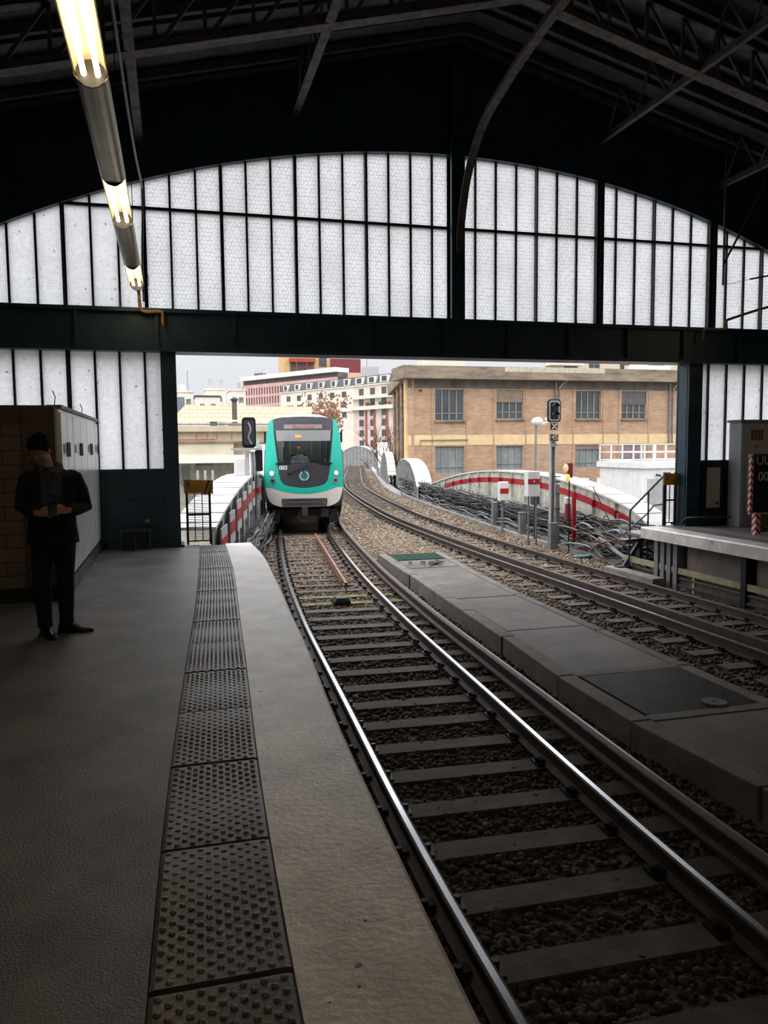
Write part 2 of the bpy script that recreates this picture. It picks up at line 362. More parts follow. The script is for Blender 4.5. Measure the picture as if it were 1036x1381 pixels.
# coping
mb = MB(); vs = []
def crown(y): return .006 * sin(y * 2.3)
for y in ys:
    a, b = interp(TACR, y) + .005, interp(EDGE, y) + crown(y) * .5
    vs += [(a, y, 0.006), (b - .02, y, 0.006), (b, y, -.014), (b, y, -.10), (a, y, -.10)]
fs = [(i * 5 + k, i * 5 + (k + 1) % 5, (i + 1) * 5 + (k + 1) % 5, (i + 1) * 5 + k) for i in range(n - 1) for k in range(5)]
fs += [(0, 4, 3, 2, 1), tuple((n - 1) * 5 + k for k in range(5))]
mb.add(vs, fs)
mb.build('platform_coping', M_cope, label='pale worn stone coping along the edge of the near left platform', cat='platform edge')
# bed under tactile mats and wall under coping
mb = MB(); vs = []
for y in ys: vs += [(interp(TACL, y) - .004, y, -.02), (interp(TACR, y) + .005, y, -.02), (interp(TACR, y) + .005, y, -.18), (interp(TACL, y) - .004, y, -.18)]
mb.add(vs, [(i * 4 + k, i * 4 + (k + 1) % 4, (i + 1) * 4 + (k + 1) % 4, (i + 1) * 4 + k) for i in range(n - 1) for k in range(4)])
mb.build('floor', M_wallc, kind=KS)
mb = MB(); vs = []
for y in ys: vs += [(XL, y, -.10), (interp(EDGE, y) - .28, y, -.10), (interp(EDGE, y) - .28, y, -1.25), (XL, y, -1.25)]
mb.add(vs, [(i * 4 + k, i * 4 + (k + 1) % 4, (i + 1) * 4 + (k + 1) % 4, (i + 1) * 4 + k) for i in range(n - 1) for k in range(4)] + [((n - 1) * 4, (n - 1) * 4 + 1, (n - 1) * 4 + 2, (n - 1) * 4 + 3)])
mb.build('trim_1', M_wallc, kind=KS)

ORD = ['first', 'second', 'third', 'fourth', 'fifth', 'sixth', 'seventh', 'eighth', 'ninth', 'tenth', 'eleventh', 'twelfth', 'thirteenth', 'fourteenth', 'fifteenth', 'sixteenth', 'seventeenth', 'eighteenth', 'nineteenth', 'twentieth',
       'twenty-first', 'twenty-second', 'twenty-third', 'twenty-fourth', 'twenty-fifth', 'twenty-sixth', 'twenty-seventh', 'twenty-eighth', 'twenty-ninth', 'thirtieth', 'thirty-first', 'thirty-second', 'thirty-third', 'thirty-fourth', 'thirty-fifth', 'thirty-sixth', 'thirty-seventh', 'thirty-eighth', 'thirty-ninth', 'fortieth']
# tactile mats
MY = [-.25, .6, 1.45, 2.29, 3.13, 3.98, 4.81, 5.68, 6.51, 7.36, 8.18, 8.95, 9.8, 10.65, 11.5, 12.35, 13.2]
dome = []
for i in range(len(MY) - 1):
    y0, y1 = MY[i] + .013, MY[i + 1] - .013
    mb = MB(); N = 6
    top = []; 
    for k in range(N + 1):
        y = y0 + (y1 - y0) * k / N; a, b = interp(TACL, y), interp(TACR, y); z = .004 + .002 * sin(3 * i + k)
        e = .0 if k in (0, N) else .002
        top.append([(a, y, -.02), (a, y, z - .004), (a + .015, y, z + e * .3), ((a + b) / 2, y, z + e * .5), (b - .015, y, z + e * .3), (b, y, z - .004), (b, y, -.02)])
    mb.loft(top, closed=True); nfl = len(mb.f)
    rows = 26
    for r in range(rows):
        y = y0 + .02 + (y1 - y0 - .04) * r / (rows - 1); a, b = interp(TACL, y), interp(TACR, y)
        cols = 7 if r % 2 else 6
        for c in range(cols):
            x = a + .028 + (b - a - .056) * ((c + (0 if r % 2 else .5)) / 6)
            zz = .0055; q = .013; vs = []
            for (rr, hz) in ((1, 0), (.8, .003), (.4, .0048)):
                for t in range(7): vs.append((x + q * rr * cos(2 * pi * t / 7), y + q * rr * sin(2 * pi * t / 7), zz + hz))
            vs.append((x, y, zz + .0052))
            mb.add(vs, [(j * 7 + t, j * 7 + (t + 1) % 7, (j + 1) * 7 + (t + 1) % 7, (j + 1) * 7 + t) for j in range(2) for t in range(7)] + [(14 + t, 14 + (t + 1) % 7, 21) for t in range(7)])
    if i < 2: continue
    om = mb.build('tactile_mat', M_mat, smooth=True, label='grey studded tactile mat on the left platform, %s from the bottom of the photo' % ORD[i - 2], cat='tactile mat', group='tactile mats along the left platform edge')
    om.data.polygons.foreach_set('use_smooth', [False] * nfl + [True] * (len(om.data.polygons) - nfl))

# end wall: infill above arch, beam, lower panels
mb = MB()
xs = [XL + (XR - XL) * i / 48 for i in range(49)]
for y, flip in ((YW, 0), (YW + .12, 1)):
    b = len(mb.v)
    mb.v += [(x, y, arch(x)) for x in xs] + [(x, y, roofz(x)) for x in xs]
    for i in range(48):
        q = [b + i, b + i + 1, b + 49 + i + 1, b + 49 + i]; mb.f.append(q[::-1] if flip else q); mb.m.append(0)
b = len(mb.v); mb.v += [(x, YW, arch(x)) for x in xs] + [(x, YW + .12, arch(x)) for x in xs]
for i in range(48): mb.f.append([b + i, b + 49 + i, b + 50 + i, b + i + 1]); mb.m.append(0)
for i in range(48):   # arch rim flange
    x0, x1 = xs[i], xs[i + 1]
    mb.bar((x0, YW - .03, arch(x0) + .03), (x1, YW - .03, arch(x1) + .03), .08, .06)
mb.build('wall_front', M_teal, kind=KS)
mb = MB()
mb.box(XL, XR, YW - .05, YW + .3, 3.13, 3.80)
for z in (3.13, 3.74): mb.box(XL, XR, YW - .16, YW - .05, z, z + .06)
x = XL + .3
while x < XR:
    mb.box(x, x + .05, YW - .12, YW - .05, 3.19, 3.74); x += 1.2
mb.build('trim_2', M_teal, kind=KS)
# columns
for nm, x0, x1 in (('trim_3', -.14, .10), ('trim_4', 9.60, 9.90)):
    mb = MB(); mb.box(x0, x1, YW - .04, YW + .02, 0, 3.13); mb.box(x0, x1, YW + .28, YW + .34, 0, 3.13)
    mb.box((x0 + x1) / 2 - .03, (x0 + x1) / 2 + .03, YW + .02, YW + .28, 0, 3.13); mb.box(x0 + .0, x0 + .05, YW - .0, YW + .3, 0, 3.13)
    mb.box(x0 - .05, x1 + .05, YW - .08, YW + .38, 0, .04); mb.build(nm, M_teal, kind=KS)
mb = MB(); mb.box(XC - .12, XC + .12, YW - .2, YW - .12, 3.8, roofz(XC)); mb.box(XC - .04, XC + .04, YW - .12, YW + .1, 3.8, roofz(XC)); mb.box(XC - .12, XC + .12, YW + .05, YW + .1, 3.8, 6.6)
mb.build('trim_5', M_teal, kind=KS)
# heavier posts in the arch window, teal on the right
mb = MB()
for x in (7.67, 10.08): mb.box(x - .03, x + .045, YW - .08, YW + .12, 3.8, arch(x) + .02)
mb.build('trim_6', M_teal, kind=KS)
# lower solid panels
mb = MB(); mb.box(XL, -.14, YW + .02, YW + .1, 0, 1.22); mb.box(XL, -.14, YW - .04, YW + .12, 1.22, 1.28)
for x in (-2.7, -1.9, -1.1): mb.box(x, x + .05, YW - .02, YW + .02, 0, 1.22)
mb.box(XL, -.14, YW - .02, YW + .02, .0, .10)
mb.build('wall_front', M_teal, kind=KS)
mb = MB(); mb.box(9.9, XR, YW + .02, YW + .1, 0, 1.22); mb.box(9.9, XR, YW - .04, YW + .12, 1.22, 1.28); mb.box(9.9, XR, YW - .02, YW + .02, 0, .1)
for x in (10.75, 11.6): mb.box(x, x + .05, YW - .02, YW + .02, 0, 1.22)
mb.build('wall_front', M_teal, kind=KS)

# glazing
def window(idx, panes, zf0, zf1, mat_p, bars, transom=None, yp=YW + .06):
    root = thing('window_%d' % idx, None, None, (0, 0, 0), kind=KS)
    pm = MB()
    for (a, b) in panes:
        N = 4 if callable(zf1) else 1
        for k in range(N):
            p, q = a + (b - a) * k / N, a + (b - a) * (k + 1) / N
            z1a, z1b = (zf1(p), zf1(q)) if callable(zf1) else (zf1, zf1)
            pm.add([(p, yp, zf0), (q, yp, zf0), (q, yp, z1b), (p, yp, z1a)], [(0, 1, 2, 3)])
    pm.build('pane', mat_p, root)
    fm = MB()
    for (x, wd) in bars:
        z1 = zf1(x) if callable(zf1) else zf1
        fm.box(x - wd / 2, x + wd / 2, yp - .04, yp + .05, zf0, z1)
        if wd > .045: fm.box(x - wd / 2 - .0, x - wd / 2 + .02, yp - .1, yp - .04, zf0, z1)
    if transom: fm.box(panes[0][0], panes[-1][1], yp - .045, yp + .04, transom - .022, transom + .022)
    fm.build('frame', M_frame, root)
    return root
offs = [.12, .40, .785, 1.175, 1.57] + [1.57 + .4 * i for i in range(1, 16)]
RX = [XC + o for o in offs]; LX = [XC - o for o in offs][::-1]
def bars(X, thick):
    out = []
    for i, x in enumerate(X):
        if x <= XL or x >= XR: continue
        out.append((x, .055 if abs(abs(x - XC) - 1.57) % 1.2 < .01 or abs(abs(abs(x - XC) - 1.57) % 1.2 - 1.2) < .01 else .034))
    return out
Lb = bars(LX[:-1], 0); Rb = bars(RX[1:], 0)
def panes(bs, x0, x1):
    xs = [x0] + [b[0] for b in bs] + [x1]; return [(xs[i], xs[i + 1]) for i in range(len(xs) - 1) if xs[i + 1] - xs[i] > .02]
window(1, panes([b for b in Lb if b[0] < -.35], XL, -.31), 3.8, arch, G_fine, [b for b in Lb if b[0] < -.25], 5.37)
window(2, panes([b for b in Lb if b[0] > -.25], -.31, XC - .12), 3.8, arch, G_wire, [b for b in Lb if b[0] > -.35], 5.37)
window(3, panes(Rb, XC + .12, XR), 3.8, arch, G_wire, Rb, 5.37)
bl = [-2.68, -2.31, -1.92, -1.52, -1.13, -.76, -.38]
window(4, panes([(x, .04) for x in bl], XL, -.14), 1.28, 3.13, G_fine, [(x, .06 if x == -1.52 else .036) for x in bl])
brr = [10.08, 10.49, 10.9, 11.32, 11.74, 12.16]
window(5, panes([(x, .04) for x in brr], 9.9, XR), 1.28, 3.13, G_fine, [(x, .036) for x in brr])

# side walls, roof
mb = MB(); mb.box(XL - .2, XL, YB, YW + .3, -1.25, roofz(XL) + .3); mb.build('wall_left', M_wall, kind=KS)
mb = MB(); mb.box(XR, XR + .2, YB, YW + .3, -1.25, roofz(XR) + .3); mb.build('wall_right', M_wall, kind=KS)
mb = MB()
for s in (-1, 1):
    xe = XL - .4 if s < 0 else XR + .4
    mb.prism([(XC, YB, roofz(XC)), (xe, YB, roofz(xe)), (xe, YB, roofz(xe) + .1), (XC, YB, roofz(XC) + .1)], (0, YW + .7 - YB, 0))
mb.build('ceiling', M_roof, kind=KS)
mb = MB()                                             # boarding ribs running up the slope
y = 13.0; k = 0
while y > 2:
    for s in (-1, 1):
        xe = XL if s < 0 else XR
        mb.bar((XC, y, roofz(XC) - (.09 if k % 2 else .05)), (xe, y, roofz(xe) - (.09 if k % 2 else .05)), .08 if k % 2 else .2, .12 if k % 2 else .05)
    y -= .42; k += 1
mb.build('ceiling', M_roof, kind=KS)
# back of hall: closed wall with a wide opening over the tracks
mb = MB(); mb.box(XL, .3, YB - .2, YB, -1.2, 6.6); mb.box(9.4, XR, YB - .2, YB, -1.2, 6.6); mb.prism([(.3, YB, 4.6), (9.4, YB, 4.6), (9.4, YB, 7.2), (XC, YB, 8.5), (.3, YB, 7.2)], (0, -.2, 0))
mb.build('wall_back', M_wall, kind=KS)

# roof trusses: things
def chord(x): return 7.70 - .255 * abs(x - XC)
for ti, ty in enumerate((10.4, 5.0, -.4)):
    t = thing('roof_truss', ['brown riveted roof truss spanning the hall nearest the glazed end wall', 'riveted roof truss above the middle of the left platform', 'riveted roof truss over the camera end of the hall'][ti], 'roof truss', (XC, ty, 7.0), kind=None, group=None)
    mb = MB()
    for s in (-1, 1):
        xe = XL if s < 0 else XR
        mb.bar((XC, ty, chord(XC)), (xe, ty, chord(xe)), .2, .04); mb.bar((XC, ty, chord(XC) + .06), (xe, ty, chord(xe) + .06), .025, .12)
    mb.build('bottom_chord', M_truss, t)
    mb = MB()
    for s in (-1, 1):
        xe = XL if s < 0 else XR
        mb.bar((XC, ty, roofz(XC) - .06), (xe, ty, roofz(xe) - .06), .13, .05)
    mb.build('top_chord', M_truss, t)
    mb = MB()
    for s in (-1, 1):
        for k in range(13):
            x = XC + s * (.1 + .6 * k); x2 = x + s * .6
            if not XL < x < XR: continue
            mb.bar((x, ty, chord(x)), (x, ty, roofz(x)), .05, .03, up=(0, 1, 0))
            if XL < x2 < XR: mb.bar((x, ty, roofz(x) - .05), (x2, ty, chord(x2)), .05, .03, up=(0, 1, 0))
    mb.build('web', M_truss, t)
for i, (dx, lab) in enumerate(((-5.2, 'left of the hanging lamp run'), (-2.75, 'above the train, left of the centre post'), (2.75, 'right of the centre post'), (5.2, 'far right under the roof'))):
    x = XC + dx; z = chord(x)
    t = thing('roof_purlin', 'lattice steel purlin running to the end wall, ' + lab, 'roof beam', (x, 8, z), group='lattice purlins under the roof')
    mb = MB(); pw = .06 if dx < 0 else .04; mb.box(x - pw, x + pw, -8, YW - .02, z - .02, z + .02); mb.box(x - .012, x + .012, -8, YW - .02, z + .02, z + .1); mb.build('bottom_chord', M_truss, t)
    mb = MB(); y = YW - .3
    while y > 2:
        mb.bar((x, y, z), (x, y - .45, roofz(x) - .05), .03, .04); mb.bar((x, y - .45, roofz(x) - .05), (x, y - .9, z), .03, .04); y -= .9
    mb.build('web', M_truss, t)
t = thing('curved_brace', 'curved riveted steel brace rising from the centre post to the roof', 'roof brace', (XC, YW, 5.4))
cv = bez([(XC, 12.95, 4.9), (XC, 12.82, 5.5), (XC, 12.5, 6.12), (XC, 11.9, 6.6), (XC, 11.0, 6.84), (XC, 10.0, 7.0), (XC, 8.6, 7.12)], 6)
mb = MB(); mb.sweep([(-.065, -.012), (.065, -.012), (.065, .012), (-.065, .012)], cv, z_up=False); mb.sweep([(-.012, 0), (.012, 0), (.012, .14), (-.012, .14)], cv, z_up=False)
mb.build('curved_rib', M_truss, t)
mb = MB()
for k in range(2, len(cv) - 1, 1):
    for sx_ in (-.04, .04): mb.ell(cv[k] + Vector((sx_, 0, -.012)), .011, 6, 4)
mb.build('rivets', M_truss, t)

# ---------------------------------------------------------------- tracks
T1 = smooth_tab([(-26, 2.05), (-6, 2.1), (3, 2.17), (5, 2.22), (7, 2.33), (9, 2.43), (11, 2.53), (13, 2.68), (15, 2.84), (18, 3.15), (21, 3.5), (24, 3.88), (30, 4.85), (36, 6.0), (43, 7.1), (49, 8.1), (61, 10.5), (102, 20.0), (130, 27)])
T2 = smooth_tab([(-26, 7.5), (-6, 7.6), (5, 7.66), (12, 7.7), (16, 7.71), (20, 7.80), (25, 8.03), (29, 8.36), (36, 9.2), (43, 10.2), (49, 11.2), (61, 13.8), (102, 23.4), (130, 30.4)])
RZ = -.95
def tpt(T, y, off, z=0.0):
    x = interp(T, y); dx = (interp(T, y + .5) - interp(T, y - .5)); l = sqrt(1 + dx * dx)
    return Vector((x + off / l, y - off * dx / l, z))
def tpath(T, y0, y1, off, z, step=.5):
    n = max(2, int((y1 - y0) / step)); return [tpt(T, y0 + (y1 - y0) * i / n, off, z) for i in range(n + 1)]
RAILP = [(-.07, -.15), (.07, -.15), (.07, -.135), (.012, -.118), (.012, -.045), (.034, -.035), (.034, -.006), (.026, -.001), (.018, 0), (-.018, 0), (-.026, -.001), (-.034, -.006), (-.034, -.035), (-.012, -.045), (-.012, -.118), (-.07, -.135)]
RMI = [0, 0, 0, 0, 0, 0, 0, 0, 1, 0, 0, 0, 0, 0, 0, 0]
def rail(name, label, T, y0, y1, off, z, mats, cat='rail', prof=RAILP, mi=RMI):
    return MB().sweep(prof, tpath(T, y0, y1, off, z), mi).build(name, mats, label=label, cat=cat)
rail('rail', 'polished rail nearest the left platform edge, running under the train', T1, -20, 110, -.75, RZ, [M_rust, M_shine])
rail('rail', 'bright polished right-hand rail of the near track', T1, -20, 110, .75, RZ, [M_rust, M_shine])
CP = [(-.06, -.15), (.06, -.15), (.06, -.12), (.02, -.10), (.02, -.03), (.045, -.02), (.045, 0.01), (.036, .02), (.012, .0215), (-.012, .0215), (-.036, .02), (-.045, .01), (-.045, -.02), (-.02, -.03), (-.02, -.10), (-.06, -.12)]
CMI = [0, 0, 0, 0, 0, 0, 1, 2, 1, 0, 0, 0, 0, 0, 0, 0]
rail('conductor_rail', 'tall conductor rail on insulators between the near track and the walkway', T1, -20, 40, 1.19, RZ + .05, [M_rust, M_rust, M_dull], 'conductor rail', CP, CMI)
rail('rail', 'left rail of the far track with a thin bright top', T2, -20, 125, -.72, RZ, [M_rust, M_shine])
rail('rail', 'right rail of the far track, nearest the right platform', T2, -20, 125, .70, RZ, [M_rust, M_shine])
rail('check_rail', 'brown raised check rail just inside the left rail of the far track', T2, -20, 60, -.55, RZ + .07, [M_rust, M_rust], 'check rail', [(-.03, -.2), (.05, -.2), (.05, .0), (-.03, 0)], [0, 0, 0, 0])
rail('conductor_rail', 'dark conductor rail under the edge of the right platform', T2, -20, 14.6, 1.42, RZ + .05, [M_rust, M_rust, M_dull], 'conductor rail', CP, CMI)
mb = MB(); mb.bar((4.02, 22.9, -.97), (3.04, 14.1, -.93), .05, .05); mb.bar((3.04, 14.1, -.93), (3.04, 14.1, -1.12), .02, .02)
mb.bar((3.9, 22, -1.06), (3.1, 14.8, -1.06), .02, .12)
mb.build('contact_ramp', M_bronze, label='rusty brown ramp bar lying along the middle of the near track', cat='track bar')
mb = MB(); mb.loft([[(2.60, 13.0, -1.1), (2.88, 13.0, -1.1), (2.88, 13.3, -1.1), (2.60, 13.3, -1.1)], [(2.60, 13.0, -1.04), (2.88, 13.0, -1.04), (2.88, 13.3, -1.04), (2.60, 13.3, -1.04)], [(2.65, 13.04, -.98), (2.83, 13.04, -.98), (2.83, 13.26, -.98), (2.65, 13.26, -.98)]])
mb.build('track_beacon', M_black, label='small black box between the rails of the near track', cat='track box')

def sleepers(T, y0, n0, sp, wl, wr, grp, lab, mossy=()):
    proto = {}
    def mk(key, m):
        me = MB(); me.box(-wl, wr, -.108, .108, -.14, 0); o = me.build('sleeper', m, local=True)
        fast = []
        for off in (-.75, .75):
            c = MB(); c.box(off - .13, off + .13, -.08, .08, 0, .02)
            for s in (-1, 1): c.cyl((off + s * .1, 0, .02), (off + s * .1, 0, .06), .022, 7); c.box(off + s * .07 - .03, off + s * .07 + .03, -.04, .04, .02, .045)
            fast.append(c.build('rail_chair', M_black, o, local=True))
        return o, fast
    first, ff = mk('a', M_sleep); ms = None
    for i in range(n0):
        y = y0 + i * sp
        p = tpt(T, y, 0, -1.10); dx = interp(T, y + .5) - interp(T, y - .5)
        if i == 0: o = first
        else:
            o = first.copy(); COL.objects.link(o)
            for c in ff:
                d = c.copy(); COL.objects.link(d); d.parent = o
        o.location = p; o.rotation_euler = (0, 0, -atan2(dx, 1) + random.uniform(-.012, .012))
        WM[o] = Matrix.Translation(p)
        k = i
        put(o, lab % ORD[min(k, 39)], 'railway sleeper', grp)
        if i in mossy: o.material_slots[0].link = 'OBJECT'; o.material_slots[0].material = M_sleepg
sleepers(T1, 2.95, 34, .605, 1.28, 1.38, 'timber sleepers of the near track', 'timber sleeper of the near track, %s counted from the photo bottom', mossy=(17, 18))
sleepers(T2, 7.3, 38, .66, 1.3, 1.3, 'timber sleepers of the far track', 'timber sleeper of the far track, %s counted from the right edge')
def far_ties(T, y0, y1, sp, lab):
    mb = MB(); y = y0
    while y < y1:
        p = tpt(T, y, 0, -1.11); dx = interp(T, y + .5) - interp(T, y - .5); a = Vector((1, -dx, 0)).normalized(); b = Vector((dx, 1, 0)).normalized()
        mb.obox(p, a * 1.25, b * .12, (0, 0, .04)); y += sp
    mb.build('distant_sleepers', M_sleep, label=lab, cat='sleepers', kind='stuff')
far_ties(T2, 32.5, 110, .66, 'distant timber sleepers of the far track out on the curved viaduct')
# insulator pots of conductor rail
for i, y in enumerate([3.4, 6.0, 8.6, 11.2, 13.8, 16.4, 19.0, 21.6]):
    p = tpt(T1, y, 1.19, -1.1); mb = MB(); mb.cyl(p, p + Vector((0, 0, .05)), .075, 12); mb.cyl(p + Vector((0, 0, .03)), p + Vector((0, 0, .07)), .05, 12)
    mb.box(p.x - .1, p.x + .1, p.y - .06, p.y + .06, -1.1, -1.075)
    mb.build('rail_insulator', M_black, label='black insulator pot under the near conductor rail, %s from the camera' % ORD[i], cat='insulator', group='insulators under the near conductor rail')

# ballast bed surface + stones
mb = MB(); yy = [YB + i for i in range(int(40 - YB) + 1)] + [42 + 2 * i for i in range(48)]
vs = []
for y in yy:
    l = interp(EDGE, y) - .3 if y < 13.35 else tpt(T1, y, -2.0).x; r = 9.15 if y < 13.35 else (min(9.15 + (y - 13.35) * .3, 10.0) if y < 16.2 else tpt(T2, y, 2.25).x)
    m_ = (l + r) / 2
    vs += [(l, y, -1.15), (m_, y, -1.13), (r, y, -1.15)]
k = len(yy); mb.add(vs, [(i * 3 + j, i * 3 + j + 1, (i + 1) * 3 + j + 1, (i + 1) * 3 + j) for i in range(k - 1) for j in range(2)])
M_bal = mat('ballast_bed', rgb(118, 102, 84), rough=.9, var=.5, scale=22, bump=.9, bscale=30)
mb.build('floor', M_bal, kind=KS)

def stones():
    ph = (1 + 5 ** .5) / 2
    iv = np.array([(-1, ph, 0), (1, ph, 0), (-1, -ph, 0), (1, -ph, 0), (0, -1, ph), (0, 1, ph), (0, -1, -ph), (0, 1, -ph), (ph, 0, -1), (ph, 0, 1), (-ph, 0, -1), (-ph, 0, 1)], float)
    iv /= np.linalg.norm(iv[0])
    it = np.array([(0, 11, 5), (0, 5, 1), (0, 1, 7), (0, 7, 10), (0, 10, 11), (1, 5, 9), (5, 11, 4), (11, 10, 2), (10, 7, 6), (7, 1, 8), (3, 9, 4), (3, 4, 2), (3, 2, 6), (3, 6, 8), (3, 8, 9), (4, 9, 5), (2, 4, 11), (6, 2, 10), (8, 6, 7), (9, 8, 1)])
    P = []; 
    def band(T, a, b, y0, y1, dens, size):
        n = int((b - a) * (y1 - y0) * dens); y = rng.uniform(y0, y1, n); o = rng.uniform(a, b, n)
        xs = np.interp(y, [t[0] for t in T], [t[1] for t in T]); dx = np.interp(y + .5, [t[0] for t in T], [t[1] for t in T]) - np.interp(y - .5, [t[0] for t in T], [t[1] for t in T])
        l = np.sqrt(1 + dx * dx); P.append(np.stack([xs + o / l, y - o * dx / l, rng.uniform(-1.155, -1.118, n), rng.uniform(.7, 1.25, n) * size], 1))
    band(T1, -1.4, 1.75, 1.6, 7, 800, .026); band(T1, -1.4, 1.85, 7, 13, 560, .028); band(T1, -1.7, 2.3, 13, 24, 330, .034)
    band(T2, -2.2, 1.35, 4.5, 13.3, 420, .029); band(T2, -2.3, 2.0, 13.3, 25, 260, .036); band(T2, -3.0, 2.1, 25, 45, 90, .05); band(T2, -2.2, 2.1, 45, 80, 30, .07)
    band(T1, 1.9, 3.4, 17.6, 27, 300, .036)
    Q = np.concatenate(P); N = len(Q)
    sc = rng.uniform(.62, 1.3, (N, 1, 3)) * Q[:, None, 3:4] * rng.uniform(.8, 1.2, (N, 12, 1))
    V = iv[None] * sc; V += rng.normal(0, 1, (N, 12, 3)) * Q[:, None, 3:4] * .12
    q = rng.normal(size=(N, 4)); q /= np.linalg.norm(q, axis=1)[:, None]; a, b, c, d = q.T
    Rm = np.stack([1 - 2 * (c * c + d * d), 2 * (b * c - a * d), 2 * (b * d + a * c), 2 * (b * c + a * d), 1 - 2 * (b * b + d * d), 2 * (c * d - a * b), 2 * (b * d - a * c), 2 * (c * d + a * b), 1 - 2 * (b * b + c * c)], 1).reshape(N, 3, 3)
    V = np.einsum('nij,nkj->nki', Rm, V); V[:, :, 2] *= .8; V += Q[:, None, :3]
    F = (it[None] + (np.arange(N) * 12)[:, None, None]).reshape(-1, 3)
    me = bpy.data.meshes.new('ballast'); me.vertices.add(N * 12); me.vertices.foreach_set('co', V.reshape(-1).astype(np.float32))
    me.loops.add(len(F) * 3); me.loops.foreach_set('vertex_index', F.reshape(-1).astype(np.int32))
    me.polygons.add(len(F)); me.polygons.foreach_set('loop_start', (np.arange(len(F)) * 3).astype(np.int32)); me.polygons.foreach_set('loop_total', np.full(len(F), 3, np.int32))
    me.update(); me.validate()
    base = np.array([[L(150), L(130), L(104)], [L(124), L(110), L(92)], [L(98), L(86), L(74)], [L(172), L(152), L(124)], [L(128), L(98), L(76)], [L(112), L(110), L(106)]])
    cc = base[rng.integers(0, len(base), N)] * rng.uniform(.75, 1.15, (N, 1)); shade_grime = np.clip((Q[:, 1] + rng.normal(0, 1.2, N) - 9.5) / 7.0, 0, 1)[:, None] * .72 + .28; cc = cc * shade_grime; cc = np.repeat(np.concatenate([cc, np.ones((N, 1))], 1), 20, axis=0)  # stones inside darker: hall shade painted into their colour, plus brake dust
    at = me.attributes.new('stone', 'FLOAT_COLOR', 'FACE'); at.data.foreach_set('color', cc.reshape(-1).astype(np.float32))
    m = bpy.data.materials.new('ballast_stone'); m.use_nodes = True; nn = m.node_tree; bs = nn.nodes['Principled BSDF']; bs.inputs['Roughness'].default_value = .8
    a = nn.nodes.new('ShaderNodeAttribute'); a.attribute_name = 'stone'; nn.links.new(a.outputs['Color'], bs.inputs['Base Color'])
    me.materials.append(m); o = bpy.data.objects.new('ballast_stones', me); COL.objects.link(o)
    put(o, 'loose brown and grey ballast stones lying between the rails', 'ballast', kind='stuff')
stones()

# ---------------------------------------------------------------- walkway between the tracks
WL = [(-20, 4.0), (4.5, 4.03), (6, 3.9), (7.5, 3.92), (9.3, 4.06), (11, 4.15), (12, 4.20), (14.5, 4.36), (16.3, 4.45), (17.5, 4.52)]
WR = [(-20, 5.5), (4.5, 5.5), (7.5, 5.54), (9.7, 5.56), (12, 5.6), (14.06, 5.72), (17.5, 6.05)]
TOPZ = -.87
wk = thing('walkway', 'long raised concrete service walkway between the two tracks', 'walkway', (4.8, 9, -1.15))
def wl(y): return interp(WL, y)
def wr(y): return interp(WR, y)
def slab(y0, y1, m, name, dz=0.0, ins=.21):
    k = MB(); k.prism([(wl(y0) + ins, y0, TOPZ - .1), (wr(y0) - .16, y0, TOPZ - .1), (wr(y1) - .16, y1, TOPZ - .1), (wl(y1) + ins, y1, TOPZ - .1)], (0, 0, .1 + dz)); return k.build(name, m, wk)
for y0, y1 in ((-6, .5), (.5, 3.2), (3.2, 6.02), (7.55, 9.6), (9.62, 11.9), (11.92, 13.6), (13.62, 15.2), (15.22, 16.3)):
    slab(y0 + .008, y1 - .008, M_conc2, 'slab', -.012 + random.uniform(-.004, .004))
kj = [-6, -4, -2, 0, 1.6, 3.2, 4.6, 6.05, 7.5, 9.3, 11.0, 12.0, 14.4, 16.1, 17.5]
for i in range(len(kj) - 1):
    y0, y1 = kj[i] + .01, kj[i + 1] - .01
    k = MB(); j = .01 * ((i * 7) % 3 - 1)
    k.prism([(wl(y0) + j, y0, -1.16), (wl(y0) + .2 + j, y0, -1.16), (wl(y1) + .2 + j, y1, -1.16), (wl(y1) + j, y1, -1.16)], (0, 0, TOPZ + 1.16)); k.build('kerb_stone', M_kerb, wk, bevel=.012)
for i in range(len(kj) - 1):
    y0, y1 = kj[i] + .01, kj[i + 1] - .01
    k = MB(); k.prism([(wr(y0) - .15, y0, -1.16), (wr(y0), y0, -1.16), (wr(y1), y1, -1.16), (wr(y1) - .15, y1, -1.16)], (0, 0, TOPZ + 1.155)); k.build('kerb_stone', M_kerb, wk, bevel=.01)
def grating(y0, y1, m, name, step):
    k = MB(); y = y0
    while y <= y1: k.bar((wl(y) + .24, y, TOPZ - .015), (wr(y) - .18, y, TOPZ - .015), .008, .03); y += step
    x0 = wl((y0 + y1) / 2) + .24; x1 = wr((y0 + y1) / 2) - .18; nx = int((x1 - x0) / step)
    for i in range(nx + 1):
        t = i / nx; k.bar((wl(y0) + .24 + t * (wr(y0) - wl(y0) - .42), y0, TOPZ - .015), (wl(y1) + .24 + t * (wr(y1) - wl(y1) - .42), y1, TOPZ - .015), .008, .026)
    return k.build(name, m, wk)
g = grating(6.16, 7.42, M_dgrey, 'mesh_grate', .03)
k = MB(); k.box(4.1, 5.42, 6.1, 7.5, -1.14, -1.12); k.build('pit_floor', M_black, wk)
for (a, b, c, d) in ((0, 0, 6.02, 6.15), (0, 0, 7.43, 7.55)):
    k = MB(); k.prism([(wl(c) + .2, c, TOPZ - .1), (wr(c) - .15, c, TOPZ - .1), (wr(d) - .15, d, TOPZ - .1), (wl(d) + .2, d, TOPZ - .1)], (0, 0, .1)); k.build('grate_rim', M_kerb, wk)
